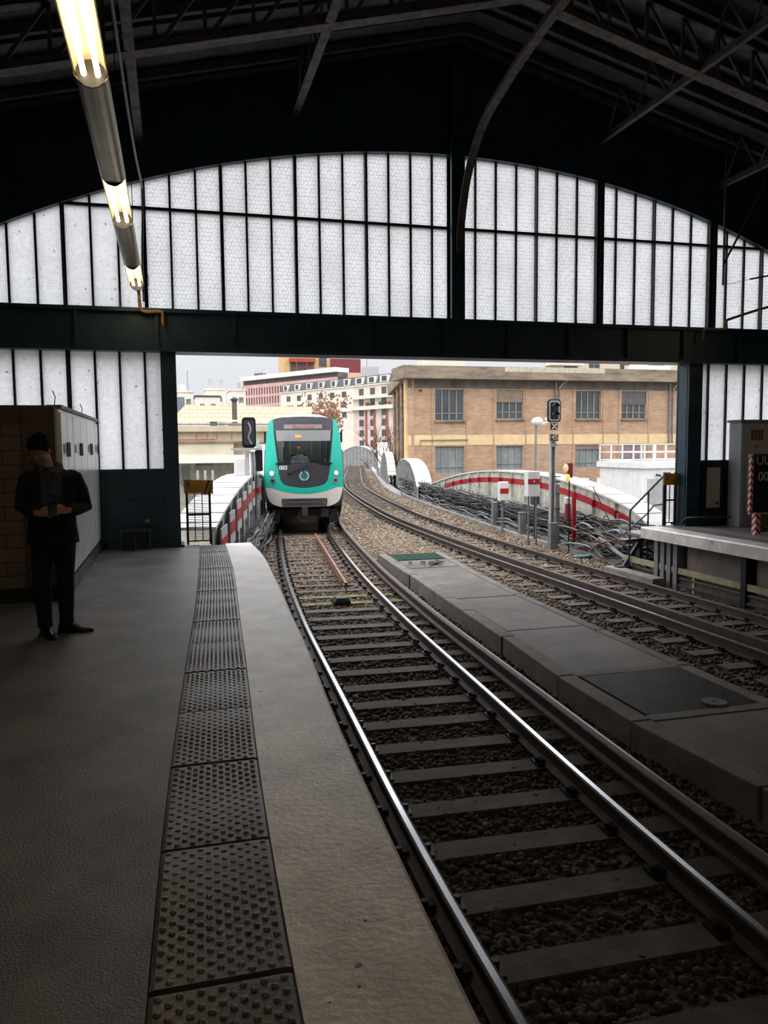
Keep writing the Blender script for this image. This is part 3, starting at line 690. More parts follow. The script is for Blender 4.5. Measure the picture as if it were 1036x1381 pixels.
grating(16.36, 17.3, M_green, 'green_grating', .07); k = MB(); k.prism([(4.6, 16.31, -1.0), (5.8, 16.31, -1.0), (5.9, 17.4, -1.0), (4.75, 17.4, -1.0)], (0, 0, .03)); k.build('pit_floor', M_green, wk)
mb = MB(); mb.cyl((4.93, 6.27, TOPZ), (4.93, 6.27, TOPZ + .02), .115, 26); mb.cyl((4.93, 6.27, TOPZ + .02), (4.93, 6.27, TOPZ + .03), .018, 10)
mb.build('round_lid', M_kerb, label='round grey lid lying on the black mesh grate', cat='lid')
mb = MB()
for i in range(46):
    a = random.uniform(0, 6.3); r = abs(random.gauss(0, .13)); s = random.uniform(.015, .045)
    mb.ell((5.22 + r * cos(a) * 1.3, 15.6 + r * sin(a), TOPZ + s * .4 + random.uniform(0, .03)), (s * random.uniform(.8, 2), s * 1.2, s * .5), 6, 4, R=Matrix.Rotation(random.uniform(0, 3), 3, 'Z'))
mb.build('debris_pile', M_rust, label='little heap of rusty debris on the walkway end', cat='debris', kind='stuff')
# ---------------------------------------------------------------- tiled kiosk and metal cabinets on the left platform
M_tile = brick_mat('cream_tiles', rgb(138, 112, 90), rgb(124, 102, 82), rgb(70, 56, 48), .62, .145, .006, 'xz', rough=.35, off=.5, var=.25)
KX, KY0 = -1.14, 8.84
t = thing('tiled_kiosk', 'kiosk with cream tiled front wall and brown cap behind the standing person', 'kiosk', (-2.0, KY0, 0))
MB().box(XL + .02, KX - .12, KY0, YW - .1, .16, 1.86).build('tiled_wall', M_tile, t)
MB().box(XL + .02, KX - .0, KY0 + .02, YW - .1, .0, .16).build('plinth', M_black, t)
MB().box(XL + .02, KX - .12, KY0 - .015, YW - .1, 1.86, 2.06).build('cap', M_wood, t)
MB().box(KX - .36, KX - .03, KY0 - .03, KY0 + .3, .17, 2.05).build('corner_panel', M_wood, t, bevel=.01)
cys = [8.9, 9.95, 11.49, 12.55, 13.14]
labs = ['nearest the camera, beside the tiled corner', 'second from the tiled corner', 'third from the tiled corner', 'last one, against the glazed end wall']
for i in range(4):
    y0, y1 = cys[i] + .01, cys[i + 1] - .01
    t = thing('metal_cabinet', 'tall glossy white metal cabinet, ' + labs[i], 'cabinet', (KX, (y0 + y1) / 2, 0), group='white cabinets on the kiosk side')
    MB().box(KX - .11, KX, y0, y1, .17, 2.03).build('body', M_whitem, t, bevel=.006)
    MB().box(KX - .11, KX + .02, y0, y1, 0, .16).build('plinth', M_dgrey, t)
    MB().box(KX - .12, KX + .03, y0, y1, 2.03, 2.07).build('top_rail', M_mgrey, t)
    nd = 2 if y1 - y0 > .8 else 1; ym = (y1 - y0) / nd
    for k in range(nd):
        a, b = y0 + k * ym + .012, y0 + (k + 1) * ym - .012
        d = MB().box(KX, KX + .018, a, b, .2, 1.99).build('door', M_whitem, t, bevel=.004)
        hy = b - .07 if k == 0 else a + .07
        MB().box(KX + .018, KX + .034, hy - .035, hy + .035, 1.52, 1.68).build('handle', M_black, d, bevel=.004)
        if k == 0: MB().box(KX + .018, KX + .024, a + .12, a + .22, 1.56, 1.66).build('vent', M_mgrey, d)
    if i in (0, 2): m = MB(); m.tube([(KX - .05, y0 + .1, 2.07), (KX - .04, y0 + .1, 2.16), (KX - .06, y0 + .06, 2.22)], .006, 6); m.build('antenna', M_black, t)

# handle, conduits, pipes
t = thing('wall_conduit', 'bent teal conduit pipe fixed low on the dark end wall left of the opening', 'pipe', (-.6, 13.1, .1))
MB().tube(bez([(-.75, 13.12, .78), (-.58, 13.1, .82), (-.46, 13.1, .80), (-.42, 13.1, .7), (-.42, 13.1, .4), (-.42, 13.1, .12)], 5), .016, 8).build('pipe', M_teal, t)
MB().box(-.46, -.38, 13.06, 13.16, .42, .48).build('clamp', M_mgrey, t)
mb = MB(); mb.box(-.85, -.35, 12.9, 13.16, .30, .34); mb.box(-.83, -.8, 12.95, 13.1, 0, .3); mb.box(-.62, -.59, 12.95, 13.1, 0, .3); mb.box(-.4, -.37, 12.95, 13.1, 0, .3)
mb.build('low_bench', M_dgrey, label='low dark metal stand at the foot of the end wall', cat='stand')

def conduit(name, pts, r, m, label, cat='pipe', n=6):
    return MB().tube(bez(pts, n), r, 8).build(name, m, label=label, cat=cat, smooth=True)
cz = 5.35; conduit('conduit', [(-.38, -6, 5.45), (-.38, 2, 5.4), (-.38, 7.2, 5.36), (-.36, 11, 5.5), (-.33, 12.8, 5.62), (-.33, 13.05, 5.55), (-.33, 13.08, 5.3), (-.36, 13.08, 4.6), (-.36, 13.08, 3.9)], .016, M_mgrey, 'thin grey conduit running under the roof beside the lamp run')
M_pipey = mat('tan_pipe', rgb(170, 130, 80), rough=.5, var=.2)
conduit('bent_pipe', [(-.49, 12.92, 4.22), (-.43, 12.95, 4.05), (-.42, 13.0, 3.85), (-.40, 13.02, 3.76), (-.32, 13.02, 3.73), (-.16, 13.02, 3.745), (-.09, 13.02, 3.73), (-.08, 13.02, 3.66), (-.08, 13.02, 3.53)], .026, M_pipey, 'tan bent pipe below the end of the lamp run, on the beam')
conduit('bent_pipe', [(9.76, 13.0, 3.55), (9.77, 13.0, 3.72), (9.84, 13.0, 3.76), (10.15, 13.0, 3.77), (10.27, 13.0, 3.79), (10.27, 13.0, 3.92), (10.36, 13.0, 3.97), (11.2, 13.0, 4.22), (12.4, 13, 4.5)], .026, M_pipey, 'tan bent pipe climbing to the right over the right-hand column')
conduit('loop_cable', [(-.47, 12.95, 4.15), (-.36, 13.05, 4.05), (-.27, 13.05, 4.2), (-.33, 13.05, 4.42), (-.42, 13.05, 4.45)], .005, M_black, 'thin loop of black cable against the glazing by the lamp run', 'cable')
mb = MB(); mb.bar((9.39, 12, 5.75), (9.39, 12, 4.36), .025, .025); mb.bar((10.17, 12, 6.05), (9.39, 12, 4.72), .03, .03); mb.bar((9.39, 12, 4.36), (10.0, 12, 4.5), .008, .008); mb.bar((9.95, 12, 4.49), (10.6, 12, 4.62), .03, .03); mb.bar((9.39, 12, 5.7), (9.39, 12, 6.9), .02, .02); mb.bar((10.17, 12, 6.03), (10.3, 12, 6.9), .02, .02)
mb.build('hanging_bracket', M_dgrey, label='dark rod bracket hanging in front of the right end of the arched window', cat='bracket')

# lamp runs
def lamp_run(x, z, y_end, first_lit, label):
    t = thing('lamp_run', label, 'ceiling light', (x, y_end, z))
    mb = MB(); prof = []
    for k in range(9):
        a = pi + pi * k / 8; prof.append((.105 * cos(a), -.06 - .0 * k, .105 * sin(a)))
    outer = [(.11 * cos(pi * k / 10), .10 * sin(pi * k / 10)) for k in range(11)]; inner = [(.10 * cos(pi * k / 10), .09 * sin(pi * k / 10)) for k in range(11)][::-1]
    mb.sweep(outer + inner, [(x, -10, z - .03), (x, y_end, z - .03)], None); mb.build('reflector_trough', mat('lamp_casing', rgb(196, 182, 150), rough=.28, metal=.6, var=.1), t, smooth=False)
    mb = MB(); mb.box(x - .025, x + .025, -10, y_end, z + .07, z + .12); mb.build('spine', M_mgrey, t)
    y = first_lit; k = 0
    while y > -9:
        l0, l1 = y - 1.45, y
        MB().tube([(x - .045, l0, z - .035), (x - .045, l1, z - .035)], .017, 10).build('tube_lamp', M_tube, t)
        MB().tube([(x + .045, l0, z - .035), (x + .045, l1, z - .035)], .017, 10).build('tube_lamp', M_tube, t)
        cover = MB(); cov = [(.112 * cos(-pi * q / 10), -.03 + .07 * sin(-pi * q / 10)) for q in range(11)]
        ym0 = l1 if k == 0 else None
        g0, g1 = l0 - 2.08, l0 - .03
        cover.sweep([(a, b) for a, b in cov] + [(a * .96, b * .9) for a, b in cov[::-1]], [(x, g0, z), (x, g1, z)], None)
        cover.build('closed_cover', mat('lamp_cover', rgb(150, 135, 100), rough=.3, metal=.5, var=.15), t)
        for yy_ in (l0 - .02, l1 + .0):
            MB().tube([(x, yy_ - .012, z - .02), (x, yy_ + .012, z - .02)], .1, 14).build('end_cap', M_black, t)
        y -= 3.52; k += 1
    for yy_ in [12.2, 8.8, 5.4, 2.0]:
        if yy_ < y_end: MB().tube([(x, yy_, z + .1), (x, yy_, roofz(x))], .006, 6).build('hanger', M_black, t)
    return t
lamp_run(-.45, 4.14, 12.92, 12.86, 'long overhead run of warm tube lamps hanging above the left platform')
lamp_run(10.9, 4.14, 11.2, 11.14, 'overhead run of warm tube lamps above the right platform')

# ---------------------------------------------------------------- people
def Rz(a): return Matrix.Rotation(a, 3, 'Z')
def head_into(mb, hm, c, R, s=1.0):
    """skull, jaw, nose, ears, eyes, mouth"""
    def P(x, y, z): return c + R @ Vector((x * s, y * s, z * s))
    def E(m, p, r, mi=0): m.ell(P(*p), tuple(q * s for q in r), 18, 12, mi, R)
    E(mb, (0, .01, .03), (.074, .094, .092)); E(mb, (0, -.02, -.03), (.058, .068, .07)); E(mb, (0, -.055, -.085), (.026, .026, .022))
    E(mb, (0, -.096, -.012), (.012, .018, .012)); mb.tube([P(0, -.078, .03), P(0, -.094, .0), P(0, -.108, -.016)], [.008 * s, .011 * s, .011 * s], 8)
    for sd in (-1, 1):
        E(mb, (sd * .076, .012, .0), (.011, .02, .031)); E(mb, (sd * .03, -.073, .03), (.022, .014, .008)); E(mb, (sd * .036, -.062, -.012), (.02, .02, .018))
    E(mb, (0, -.082, -.048), (.024, .01, .005)); E(mb, (0, -.080, -.059), (.02, .01, .006))
def hand_into(mb, w, d, nrm, side, curl=.6, s=1.0, thumb_up=None):
    """palm from wrist w along d, palm normal nrm (fingers curl towards nrm), side = thumb side vector"""
    w, d, nrm, side = Vector(w), Vector(d).normalized(), Vector(nrm).normalized(), Vector(side).normalized()
    pl = .088 * s
    R = Matrix((side, d, -nrm)).transposed()
    mb.ell(w + d * pl * .5, (.04 * s, pl * .58, .017 * s), 12, 8, 0, R)
    for k, (o, ln) in enumerate(((.030, .070), (.010, .078), (-.010, .073), (-.029, .058))):
        p = w + d * (pl * .88) + side * o * s; q = [p - d * .02 * s]; a = 0; seg = ln * s / 3
        q.append(p)
        for j in range(3):
            a += curl * (.7 + .15 * j); p = p + (d * cos(a) + nrm * sin(a)) * seg; q.append(p)
        mb.tube(q, [.0095 * s, .0095 * s, .0088 * s, .008 * s, .0062 * s], 8)
    p = w + d * .022 * s + side * .028 * s; q = [p]
    for j, sg in enumerate((.04, .032, .026)):
        v = (side * (.8 - .35 * j) + d * (.6 + .2 * j) + nrm * (.35 + .25 * j)).normalized(); p = p + v * sg * s; q.append(p)
    mb.tube(q, [.013 * s, .0115 * s, .0105 * s, .008 * s], 8)

def ellring(c, rx, ry, n=20, tilt=0.0, rot=0.0):
    out = []
    for k in range(n):
        a = 2 * pi * k / n; x, y = rx * cos(a), ry * sin(a); x, y = x * cos(rot) - y * sin(rot), x * sin(rot) + y * cos(rot)
        out.append((c[0] + x, c[1] + y, c[2] + tilt * y))
    return out

M_skin = mat('skin', rgb(176, 128, 106), rough=.55, var=.08)
M_coat = mat('dark_wool_coat', rgb(24, 24, 28), rough=.9, var=.25, scale=30, bump=.3)
M_jean = mat('dark_navy_trousers', rgb(26, 30, 48), rough=.9, var=.2, scale=20, bump=.2)
M_shoe = mat('black_leather', rgb(18, 17, 18), rough=.3, var=.2)
M_hair = mat('dark_hair', rgb(26, 21, 19), rough=.95, var=.3, scale=40, bump=.5, bscale=90, spec=.1)
M_scarf = mat('grey_blue_checked_scarf', rgb(78, 78, 88), rough=.95, var=.5, scale=14, stretch=(1, 1, 2.5))
V3 = Vector
mt = thing('person', 'person in dark coat and scarf standing on the left platform looking down at a phone', 'person', (-1.0, 7.22, 0), rotz=radians(8))
MT = WM[mt]
# local coordinates: x to the photo's right, -y towards the camera, z up
hc = V3((-.085, -.06, 1.585)); HR = (Matrix.Rotation(radians(-24), 3, 'Z') @ Matrix.Rotation(radians(34), 3, 'X'))
sh = {-1: V3((-.175, .01, 1.385)), 1: V3((.165, .02, 1.375))}
el = {-1: V3((-.235, .03, 1.12)), 1: V3((.25, .03, 1.10))}
wr_ = {-1: V3((-.125, -.20, 1.075)), 1: V3((.115, -.20, 1.09))}
hip = {-1: V3((-.09, .02, .90)), 1: V3((.08, .02, .90))}
kn = {-1: V3((-.115, -.02, .50)), 1: V3((.075, -.01, .50))}
an = {-1: V3((-.105, .0, .085)), 1: V3((.07, .07, .085))}
bm = MB()
head_into(bm, None, hc, HR)
bm.tube([V3((-.02, .02, 1.36)), V3((-.035, .0, 1.44)), hc + HR @ V3((0, .03, -.03))], [.07, .058, .056], 14)
bm.loft([ellring((0, .01, z), rx, ry) for z, rx, ry in ((.80, .12, .10), (.90, .165, .115), (1.02, .15, .105), (1.15, .155, .11), (1.30, .185, .115), (1.38, .165, .10), (1.43, .08, .07))])
for s in (-1, 1):
    bm.tube([sh[s], (sh[s] + el[s]) / 2, el[s], (el[s] + wr_[s]) / 2, wr_[s]], [.056, .05, .04, .037, .026], 12)
    bm.tube([hip[s], (hip[s] + kn[s]) / 2, kn[s], (kn[s] * .6 + an[s] * .4), an[s]], [.088, .078, .056, .052, .036], 14)
hand_into(bm, wr_[-1], (.85, -.40, .12), (.1, .5, -.85), (.35, .2, .9), .55)
hand_into(bm, wr_[1], (-.80, -.45, .15), (-.1, .5, -.85), (-.35, .2, .9), .62)
bm.build('body', M_skin, mt, local=True, remesh=.0075)
hb = MB()
hb.ell(hc + HR @ V3((0, .022, .05)), (.083, .098, .087), 20, 14, 0, HR); hb.ell(hc + HR @ V3((0, -.045, .098)), (.07, .055, .038), 16, 10, 0, HR); hb.ell(hc + HR @ V3((0, .07, .0)), (.07, .05, .07), 16, 10, 0, HR)
for s in (-1, 1): hb.ell(hc + HR @ V3((s * .066, .005, .045)), (.02, .04, .045), 10, 8, 0, HR)
for k in range(30):
    a = random.uniform(0, 6.28); p = hc + HR @ V3((.062 * cos(a), .02 + .075 * sin(a), .10 + random.uniform(-.01, .02))); hb.ell(p, (.02, .025, .012), 8, 6, 0, HR @ Rz(a))
hb.build('hair', M_hair, mt, local=True, remesh=.006)
gb = MB()
for s in (-1, 1):
    c = hc + HR @ V3((s * .033, -.098, .022)); pts = [c + HR @ V3((.025 * cos(2 * pi * k / 14), 0, .019 * sin(2 * pi * k / 14))) for k in range(15)]
    gb.tube(pts, .0022, 6); gb.tube([hc + HR @ V3((s * .058, -.096, .026)), hc + HR @ V3((s * .08, .01, .022))], .002, 6)
gb.tube([hc + HR @ V3((-.009, -.1, .026)), hc + HR @ V3((.009, -.1, .026))], .002, 6)
gb.build('glasses', M_chrome, mt, local=True)
cb = MB()
cb.loft([ellring((-.01, .01, z), rx, ry, 24) for z, rx, ry in ((.80, .215, .165), (.86, .208, .16), (.95, .196, .15), (1.06, .19, .145), (1.18, .20, .145), (1.30, .215, .14), (1.38, .19, .12), (1.43, .12, .09), (1.455, .08, .07))])
for s in (-1, 1):
    cb.ell(sh[s] + V3((-s * .01, 0, -.01)), (.075, .075, .065), 14, 10)
    cb.tube([sh[s], sh[s] * .5 + el[s] * .5 + V3((s * .015, 0, 0)), el[s] + V3((s * .008, 0, 0)), (el[s] + wr_[s]) / 2 + V3((0, 0, -.005)), wr_[s] * .92 + el[s] * .08], [.075, .07, .062, .056, .044], 14)
    cb.box(s * .12 - .05, s * .12 + .05, -.165, -.12, .93, .95)
cb.tube([(-.07, -.07, 1.44), (-.09, .02, 1.46), (-.03, .08, 1.475), (.05, .05, 1.46), (.05, -.05, 1.44)], .028, 10)
cb.build('coat', M_coat, mt, local=True, remesh=.009)
tb = MB()
tb.loft([ellring((-.005, .02, z), rx, ry) for z, rx, ry in ((.97, .16, .12), (.90, .178, .128), (.82, .175, .12), (.76, .15, .105))])
for s in (-1, 1):
    tb.tube([hip[s] + V3((0, 0, -.02)), hip[s] * .6 + kn[s] * .4, kn[s] + V3((0, 0, .04)), kn[s] + V3((0, .01, -.06)), kn[s] * .4 + an[s] * .6, an[s] + V3((0, 0, .06)), an[s] + V3((0, 0, -.005))], [.10, .092, .075, .072, .066, .060, .064], 16)
tb.build('trousers', M_jean, mt, local=True, remesh=.009)
for s, ang in ((-1, radians(18)), (1, radians(72))):      # feet turned out as in the photo
    R = Rz(ang); b = MB(); o = V3((an[s].x, an[s].y, 0)); rings = []
    for t_, hw, h0, h1 in ((.07, .028, .0, .075), (.04, .036, .0, .10), (-.02, .038, 0, .105), (-.08, .043, 0, .075), (-.14, .046, .0, .052), (-.19, .038, .002, .04), (-.225, .014, .006, .028)):
        rings.append([o + R @ V3((hw * cos(2 * pi * k / 14), t_, (h0 + h1) / 2 + (h1 - h0) / 2 * sin(2 * pi * k / 14))) for k in range(14)])
    b.loft(rings); so = b.build('shoe', M_shoe, mt, local=True, smooth=True)
    q = MB(); q.prism([o + R @ V3((x * 1.08, y * 1.02, 0.0)) for x, y in ((-.03, .07), (-.036, .0), (-.043, -.08), (-.046, -.14), (-.03, -.20), (0, -.225), (.03, -.20), (.046, -.14), (.043, -.08), (.036, 0), (.03, .07))], (0, 0, .018)); q.build('sole', M_shoe, so, local=True)
    lc = MB()
    for j in range(4):
        y_ = -.055 - .018 * j; z_ = .088 - .009 * j; lc.tube([o + R @ V3((-.02, y_, z_ - .004)), o + R @ V3((0, y_, z_ + .004)), o + R @ V3((.02, y_, z_ - .004))], .003, 5)
    lc.build('laces', M_dgrey, so, local=True)
sb = MB()
sb.tube(bez([(-.075, -.09, 1.42), (-.10, .0, 1.455), (-.03, .085, 1.47), (.055, .045, 1.46), (.05, -.055, 1.425), (-.02, -.105, 1.40)], 5), .036, 12)
sb.loft([[(x, -.145 - .012 * cos(x * 40), z) for x in (-.095 + .008 * k, -.065 + .008 * k, -.035, -.005)] + [(x, -.125, z) for x in (-.005, -.035, -.065, -.095)] for k, z in ((0, 1.42), (1, 1.3), (0, 1.2), (1, 1.12))])
sb.loft([[(x, -.15 - .012 * cos(x * 50), z) for x in (.0, .03, .055, .08)] + [(x, -.125, z) for x in (.08, .055, .03, .0)] for z in (1.42, 1.32, 1.22, 1.15)])
sb.build('scarf', M_scarf, mt, local=True, remesh=.007)
ph = MB(); Rp = Rz(radians(8)); 
pc = MT @ V3((-.005, -.262, 1.105)); Rq = Rz(radians(8)) @ Matrix.Rotation(radians(-50), 3, 'X')
ph.obox(pc, Rq @ V3((.036, 0, 0)), Rq @ V3((0, .004, 0)), Rq @ V3((0, 0, .072)))
po = ph.build('mobile_phone', M_black, label='black mobile phone held in the standing person\'s hands', cat='phone', bevel=.002)

# ---------------------------------------------------------------- right platform
PXE = 8.76
mb = MB(); mb.box(PXE + .38, XR, YB, 13.4, -.18, 0); mb.build('floor', M_asph, kind=KS)
mb = MB(); mb.prism([(PXE, YB, -.21), (PXE + .38, YB, -.21), (PXE + .38, YB, .004), (PXE + .03, YB, .004), (PXE, YB, -.02)], (0, 13.4 - YB, 0)); mb.build('platform_coping', M_cope, label='pale grey coping along the edge of the right platform', cat='platform edge')
M_pave = brick_mat('platform_setts', rgb(150, 142, 140), rgb(136, 130, 128), rgb(60, 56, 56), .11, .11, .008, 'xy', rough=.6, off=0)
mb = MB(); mb.box(PXE + .62, PXE + 1.05, YB, 13.2, -.0, .006); mb.build('paving_strip', M_pave, label='strip of small grey paving blocks along the right platform', cat='paving strip')
mb = MB(); mb.box(PXE + .5, XR, YB, 13.38, -1.25, -.18); mb.build('trim_7', M_wallc, kind=KS)
lab7 = ['under the platform end, left of the first pilaster', 'between the first and second dark pilasters', 'right of the second pilaster']
for i, (y0, y1) in enumerate(((11.0, 12.55), (8.9, 10.75), (6.4, 8.6))):
    mb = MB(); mb.box(PXE + .44, PXE + .5, y0, y1, -.95, -.25); mb.box(PXE + .42, PXE + .44, y0 + .05, y1 - .05, -.9, -.3)
    mb.build('facing_panel', mat('panel_grey_brown', rgb(128, 116, 110), rough=.7, var=.3, scale=2), label='grey-brown facing panel below the right platform, ' + lab7[i], cat='panel', group='panels below the right platform')
for i, y in enumerate((13.3, 13.1, 12.9, 12.7, 10.87, 8.75)):
    mb = MB(); mb.box(PXE + .3, PXE + .5, y - .04, y + .04, -1.15, -.21); mb.box(PXE + .28, PXE + .31, y - .06, y + .06, -1.15, -.21)
    mb.build('pilaster', M_mgrey if i < 4 else M_black, label=('grey steel post under the right platform end, %s from its tip' % ORD[i]) if i < 4 else ('dark pilaster below the right platform, %s one' % ('farther' if i == 4 else 'nearer')), cat='post', group='posts under the right platform')
mb = MB(); mb.bar((9.09, 14.5, -.76), (9.09, -6, -.79), .05, .11); 
for y in (14.2, 12.2, 10.2, 8.2): mb.box(9.08, 9.12, y - .03, y + .03, -1.15, -.7)
mb.build('guard_beam', mat('beige_board', rgb(170, 160, 128), rough=.7, var=.2), label='long beige guard board over the conductor rail below the right platform', cat='guard board')
mb = MB(); mb.box(8.68, 8.95, 12.85, 14.6, -1.15, -.93); mb.build('concrete_block', M_conc, label='long concrete block beside the far track below the right platform', cat='concrete block', bevel=.015)
mb = MB(); mb.tube([(9.42, 10.3, -.55), (9.28, 10.3, -.55)], .05, 12); mb.tube([(9.28, 10.3, -.55), (9.2, 10.3, -.56)], [.05, .03], 12)
mb.build('bulkhead_lamp', M_lgrey, label='small pale round lamp on the facing panel under the right platform', cat='lamp', smooth=True)
# notice board
t = thing('notice_board', 'narrow pale notice board in a dark frame right of the right-hand column', 'notice board', (10.15, 13.1, .35))
MB().box(9.93, 10.36, 13.1, 13.16, .28, 1.21).build('frame', M_black, t); MB().box(10.0, 10.29, 13.085, 13.1, .36, 1.14).build('panel', mat('notice_panel', rgb(188, 178, 166), rough=.35, var=.1), t)
MB().box(10.2, 10.26, 13.08, 13.086, .42, .47).build('mark', M_black, t)
# grey cabinet
t = thing('electrical_cabinet', 'tall pale grey electrical cabinet at the right edge of the photo', 'cabinet', (11.1, 12.9, 0))
MB().box(10.48, 11.8, 12.75, 13.1, .0, 2.0).build('body', mat('cabinet_grey', rgb(168, 172, 176), rough=.4, var=.1), t, bevel=.01)
MB().box(10.44, 11.85, 12.72, 13.12, 2.0, 2.05).build('top', M_mgrey, t)
d = MB().box(10.52, 11.76, 12.735, 12.75, .08, 1.96).build('door', mat('cabinet_grey', rgb(168, 172, 176)), t)
pl = MB().box(10.68, 10.95, 12.725, 12.735, 1.66, 1.86).build('striped_plate', mat('plate_brown', rgb(112, 82, 52), rough=.4), d)
for x in (10.73, 10.80, 10.87): MB().box(x, x + .025, 12.72, 12.726, 1.66, 1.86).build('stripe', mat('plate_tan', rgb(160, 130, 90)), pl)
tri = MB(); tri.prism([(10.75, 12.735, 1.5), (10.87, 12.735, 1.5), (10.81, 12.735, 1.61)], (0, -.006, 0)); tr_ = tri.build('warning_triangle', M_yell, d)
k = MB(); k.prism([(10.805, 12.728, 1.515), (10.82, 12.728, 1.548), (10.812, 12.728, 1.548), (10.817, 12.728, 1.585), (10.80, 12.728, 1.54), (10.808, 12.728, 1.54)], (0, -.003, 0)); k.build('bolt', M_black, tr_)
# striped monitor frame
def stripe_mat():
    m = mat('red_white_stripes', rgb(220, 210, 205)); n = m.node_tree; b = n.nodes['Principled BSDF']
    t_ = n.nodes.new('ShaderNodeTexCoord'); s_ = n.nodes.new('ShaderNodeSeparateXYZ'); n.links.new(t_.outputs['Object'], s_.inputs[0])
    a = n.nodes.new('ShaderNodeMath'); a.operation = 'ADD'; n.links.new(s_.outputs['X'], a.inputs[0]); n.links.new(s_.outputs['Z'], a.inputs[1])
    a2 = n.nodes.new('ShaderNodeMath'); a2.operation = 'ADD'; n.links.new(a.outputs[0], a2.inputs[0]); n.links.new(s_.outputs['Y'], a2.inputs[1])
    q = n.nodes.new('ShaderNodeMath'); q.operation = 'MULTIPLY'; q.inputs[1].default_value = 8.5; n.links.new(a2.outputs[0], q.inputs[0])
    f = n.nodes.new('ShaderNodeMath'); f.operation = 'FRACT'; n.links.new(q.outputs[0], f.inputs[0])
    g = n.nodes.new('ShaderNodeMath'); g.operation = 'GREATER_THAN'; g.inputs[1].default_value = .5; n.links.new(f.outputs[0], g.inputs[0])
    mx = n.nodes.new('ShaderNodeMix'); mx.data_type = 'RGBA'; mx.inputs[6].default_value = rgb(215, 205, 198); mx.inputs[7].default_value = rgb(170, 30, 36)
    n.links.new(g.outputs[0], mx.inputs[0]); n.links.new(mx.outputs[2], b.inputs['Base Color']); return m
M_strp = stripe_mat()
t = thing('framed_display', 'dark framed number panel with red and white striped edges on the right platform', 'display panel', (10.0, 11.5, 0))
MB().box(9.60, 9.65, 11.42, 11.48, .38, 1.40).build('striped_post', M_strp, t)
MB().box(9.66, 11.0, 11.44, 11.6, .40, 1.42).build('frame', M_black, t, bevel=.015)
MB().box(9.72, 10.95, 11.43, 11.44, .46, 1.36).build('screen', mat('dark_green_panel', rgb(24, 44, 50), rough=.25, var=.2), t)
for x, z, s in ((9.86, 1.30, 'UU'), (9.86, 1.02, '00')):
    text_mesh('digits', s, .22, M_lgrey, t, face_cam((x, 11.425, z)), .002, label='pale grey digits')
MB().box(10.02, 10.06, 11.42, 11.43, .46, 1.36).build('divider', M_wood, t)
MB().box(9.76, 9.86, 11.46, 11.56, .0, .40).build('leg', M_strp, t); MB().box(10.8, 10.9, 11.46, 11.56, 0, .4).build('leg', M_strp, t)
MB().box(9.86, 10.8, 11.5, 11.53, .05, .36).build('lower_panel', mat('lower_panel_brown', rgb(84, 76, 66)), t)
# small lit cable by right column
conduit('platform_cable', [(9.58, 13.3, .0), (9.6, 13.15, .16), (9.72, 12.95, .19), (10.0, 12.9, .19), (10.6, 13.0, .18)], .018, M_dgrey, 'dark cable curving over the foot of the right column')

# gates and signs at the platform ends
def gate(name_x, x0, x1, y, z_sign0, z_sign1, lab, signlab, tilt=0.0):
    t = thing('end_gate', lab, 'gate', ((x0 + x1) / 2, y, 0))
    mb = MB()
    for x in (x0, x1): mb.box(x - .02, x + .02, y - .02, y + .02, 0, 1.05)
    for z in (.06, .5, 1.0): mb.box(x0, x1, y - .012, y + .012, z - .012, z + .012)
    mb.build('frame', M_black, t)
    mb = MB(); n_ = max(2, int((x1 - x0) / .12))
    for i in range(1, n_): x = x0 + (x1 - x0) * i / n_; mb.box(x - .008, x + .008, y - .008, y + .008, .06, 1.0)
    mb.build('bars', M_black, t)
    mb = MB(); s = .035; k = 0
    zz = .1
    while zz < .98:
        mb.bar((x0, y + .02, zz), (x1, y + .02, zz), .004, .011); zz += .032
    mb.build('wire_mesh', mat('pinkish_mesh', rgb(190, 160, 190), rough=.5), t)
    sg = thing('warning_sign', signlab, 'sign', ((x0 + x1) / 2, y - .05, z_sign0))
    a, b = x0 - .04, x1 + .06; w_ = b - a; dz = tilt
    def pl(x, z): return (x, y - .05, z + dz * (x - a) / w_)
    MB().prism([pl(a, z_sign0), pl(b, z_sign0), pl(b, z_sign1), pl(a, z_sign1)], (0, .02, 0)).build('plate', M_yell, sg)
    st = MB()
    for i in range(2):
        q = b - .11 + .07 * i
        st.prism([(q - .05, y - .054, z_sign0 + dz), (q - .02, y - .054, z_sign0 + dz), (min(q + .06, b), y - .054, z_sign1 + dz), (min(q + .03, b), y - .054, z_sign1 + dz)], (0, .003, 0))
    st.build('stripes', M_black, sg)
    st = MB(); st.box(a + .03, a + .10, y - .055, y - .051, z_sign1 - .12, z_sign1 - .03); pc_ = st.build('pictogram_plate', mat('picto_grey', rgb(150, 150, 150)), sg)
    st = MB(); st.ell((a + .065, y - .057, z_sign1 - .05), (.008, .002, .008), 8, 6); st.bar((a + .065, y - .057, z_sign1 - .06), (a + .065, y - .057, z_sign1 - .09), .014, .003); st.bar((a + .06, y - .057, z_sign1 - .085), (a + .05, y - .057, z_sign1 - .115), .005, .003); st.bar((a + .07, y - .057, z_sign1 - .085), (a + .08, y - .057, z_sign1 - .115), .005, .003)
    st.build('walking_figure', M_black, pc_)
    st = MB(); 
    for i in range(4): st.box(a + .14, b - .16, y - .053, y - .051, z_sign0 + .04 + .03 * i, z_sign0 + .047 + .03 * i)
    st.build('fine_print', mat('print_brown', rgb(150, 96, 30)), sg)
    return t
gate('l', .21, .58, 13.42, .86, 1.09, 'black barred gate with fine mesh closing the left platform end', 'yellow warning sign with black stripes on the left platform gate', -.02)
gate('r', 9.30, 9.55, 13.45, .80, 1.03, 'black barred gate with fine mesh at the right platform end', 'yellow warning sign with black stripes beside the right column')
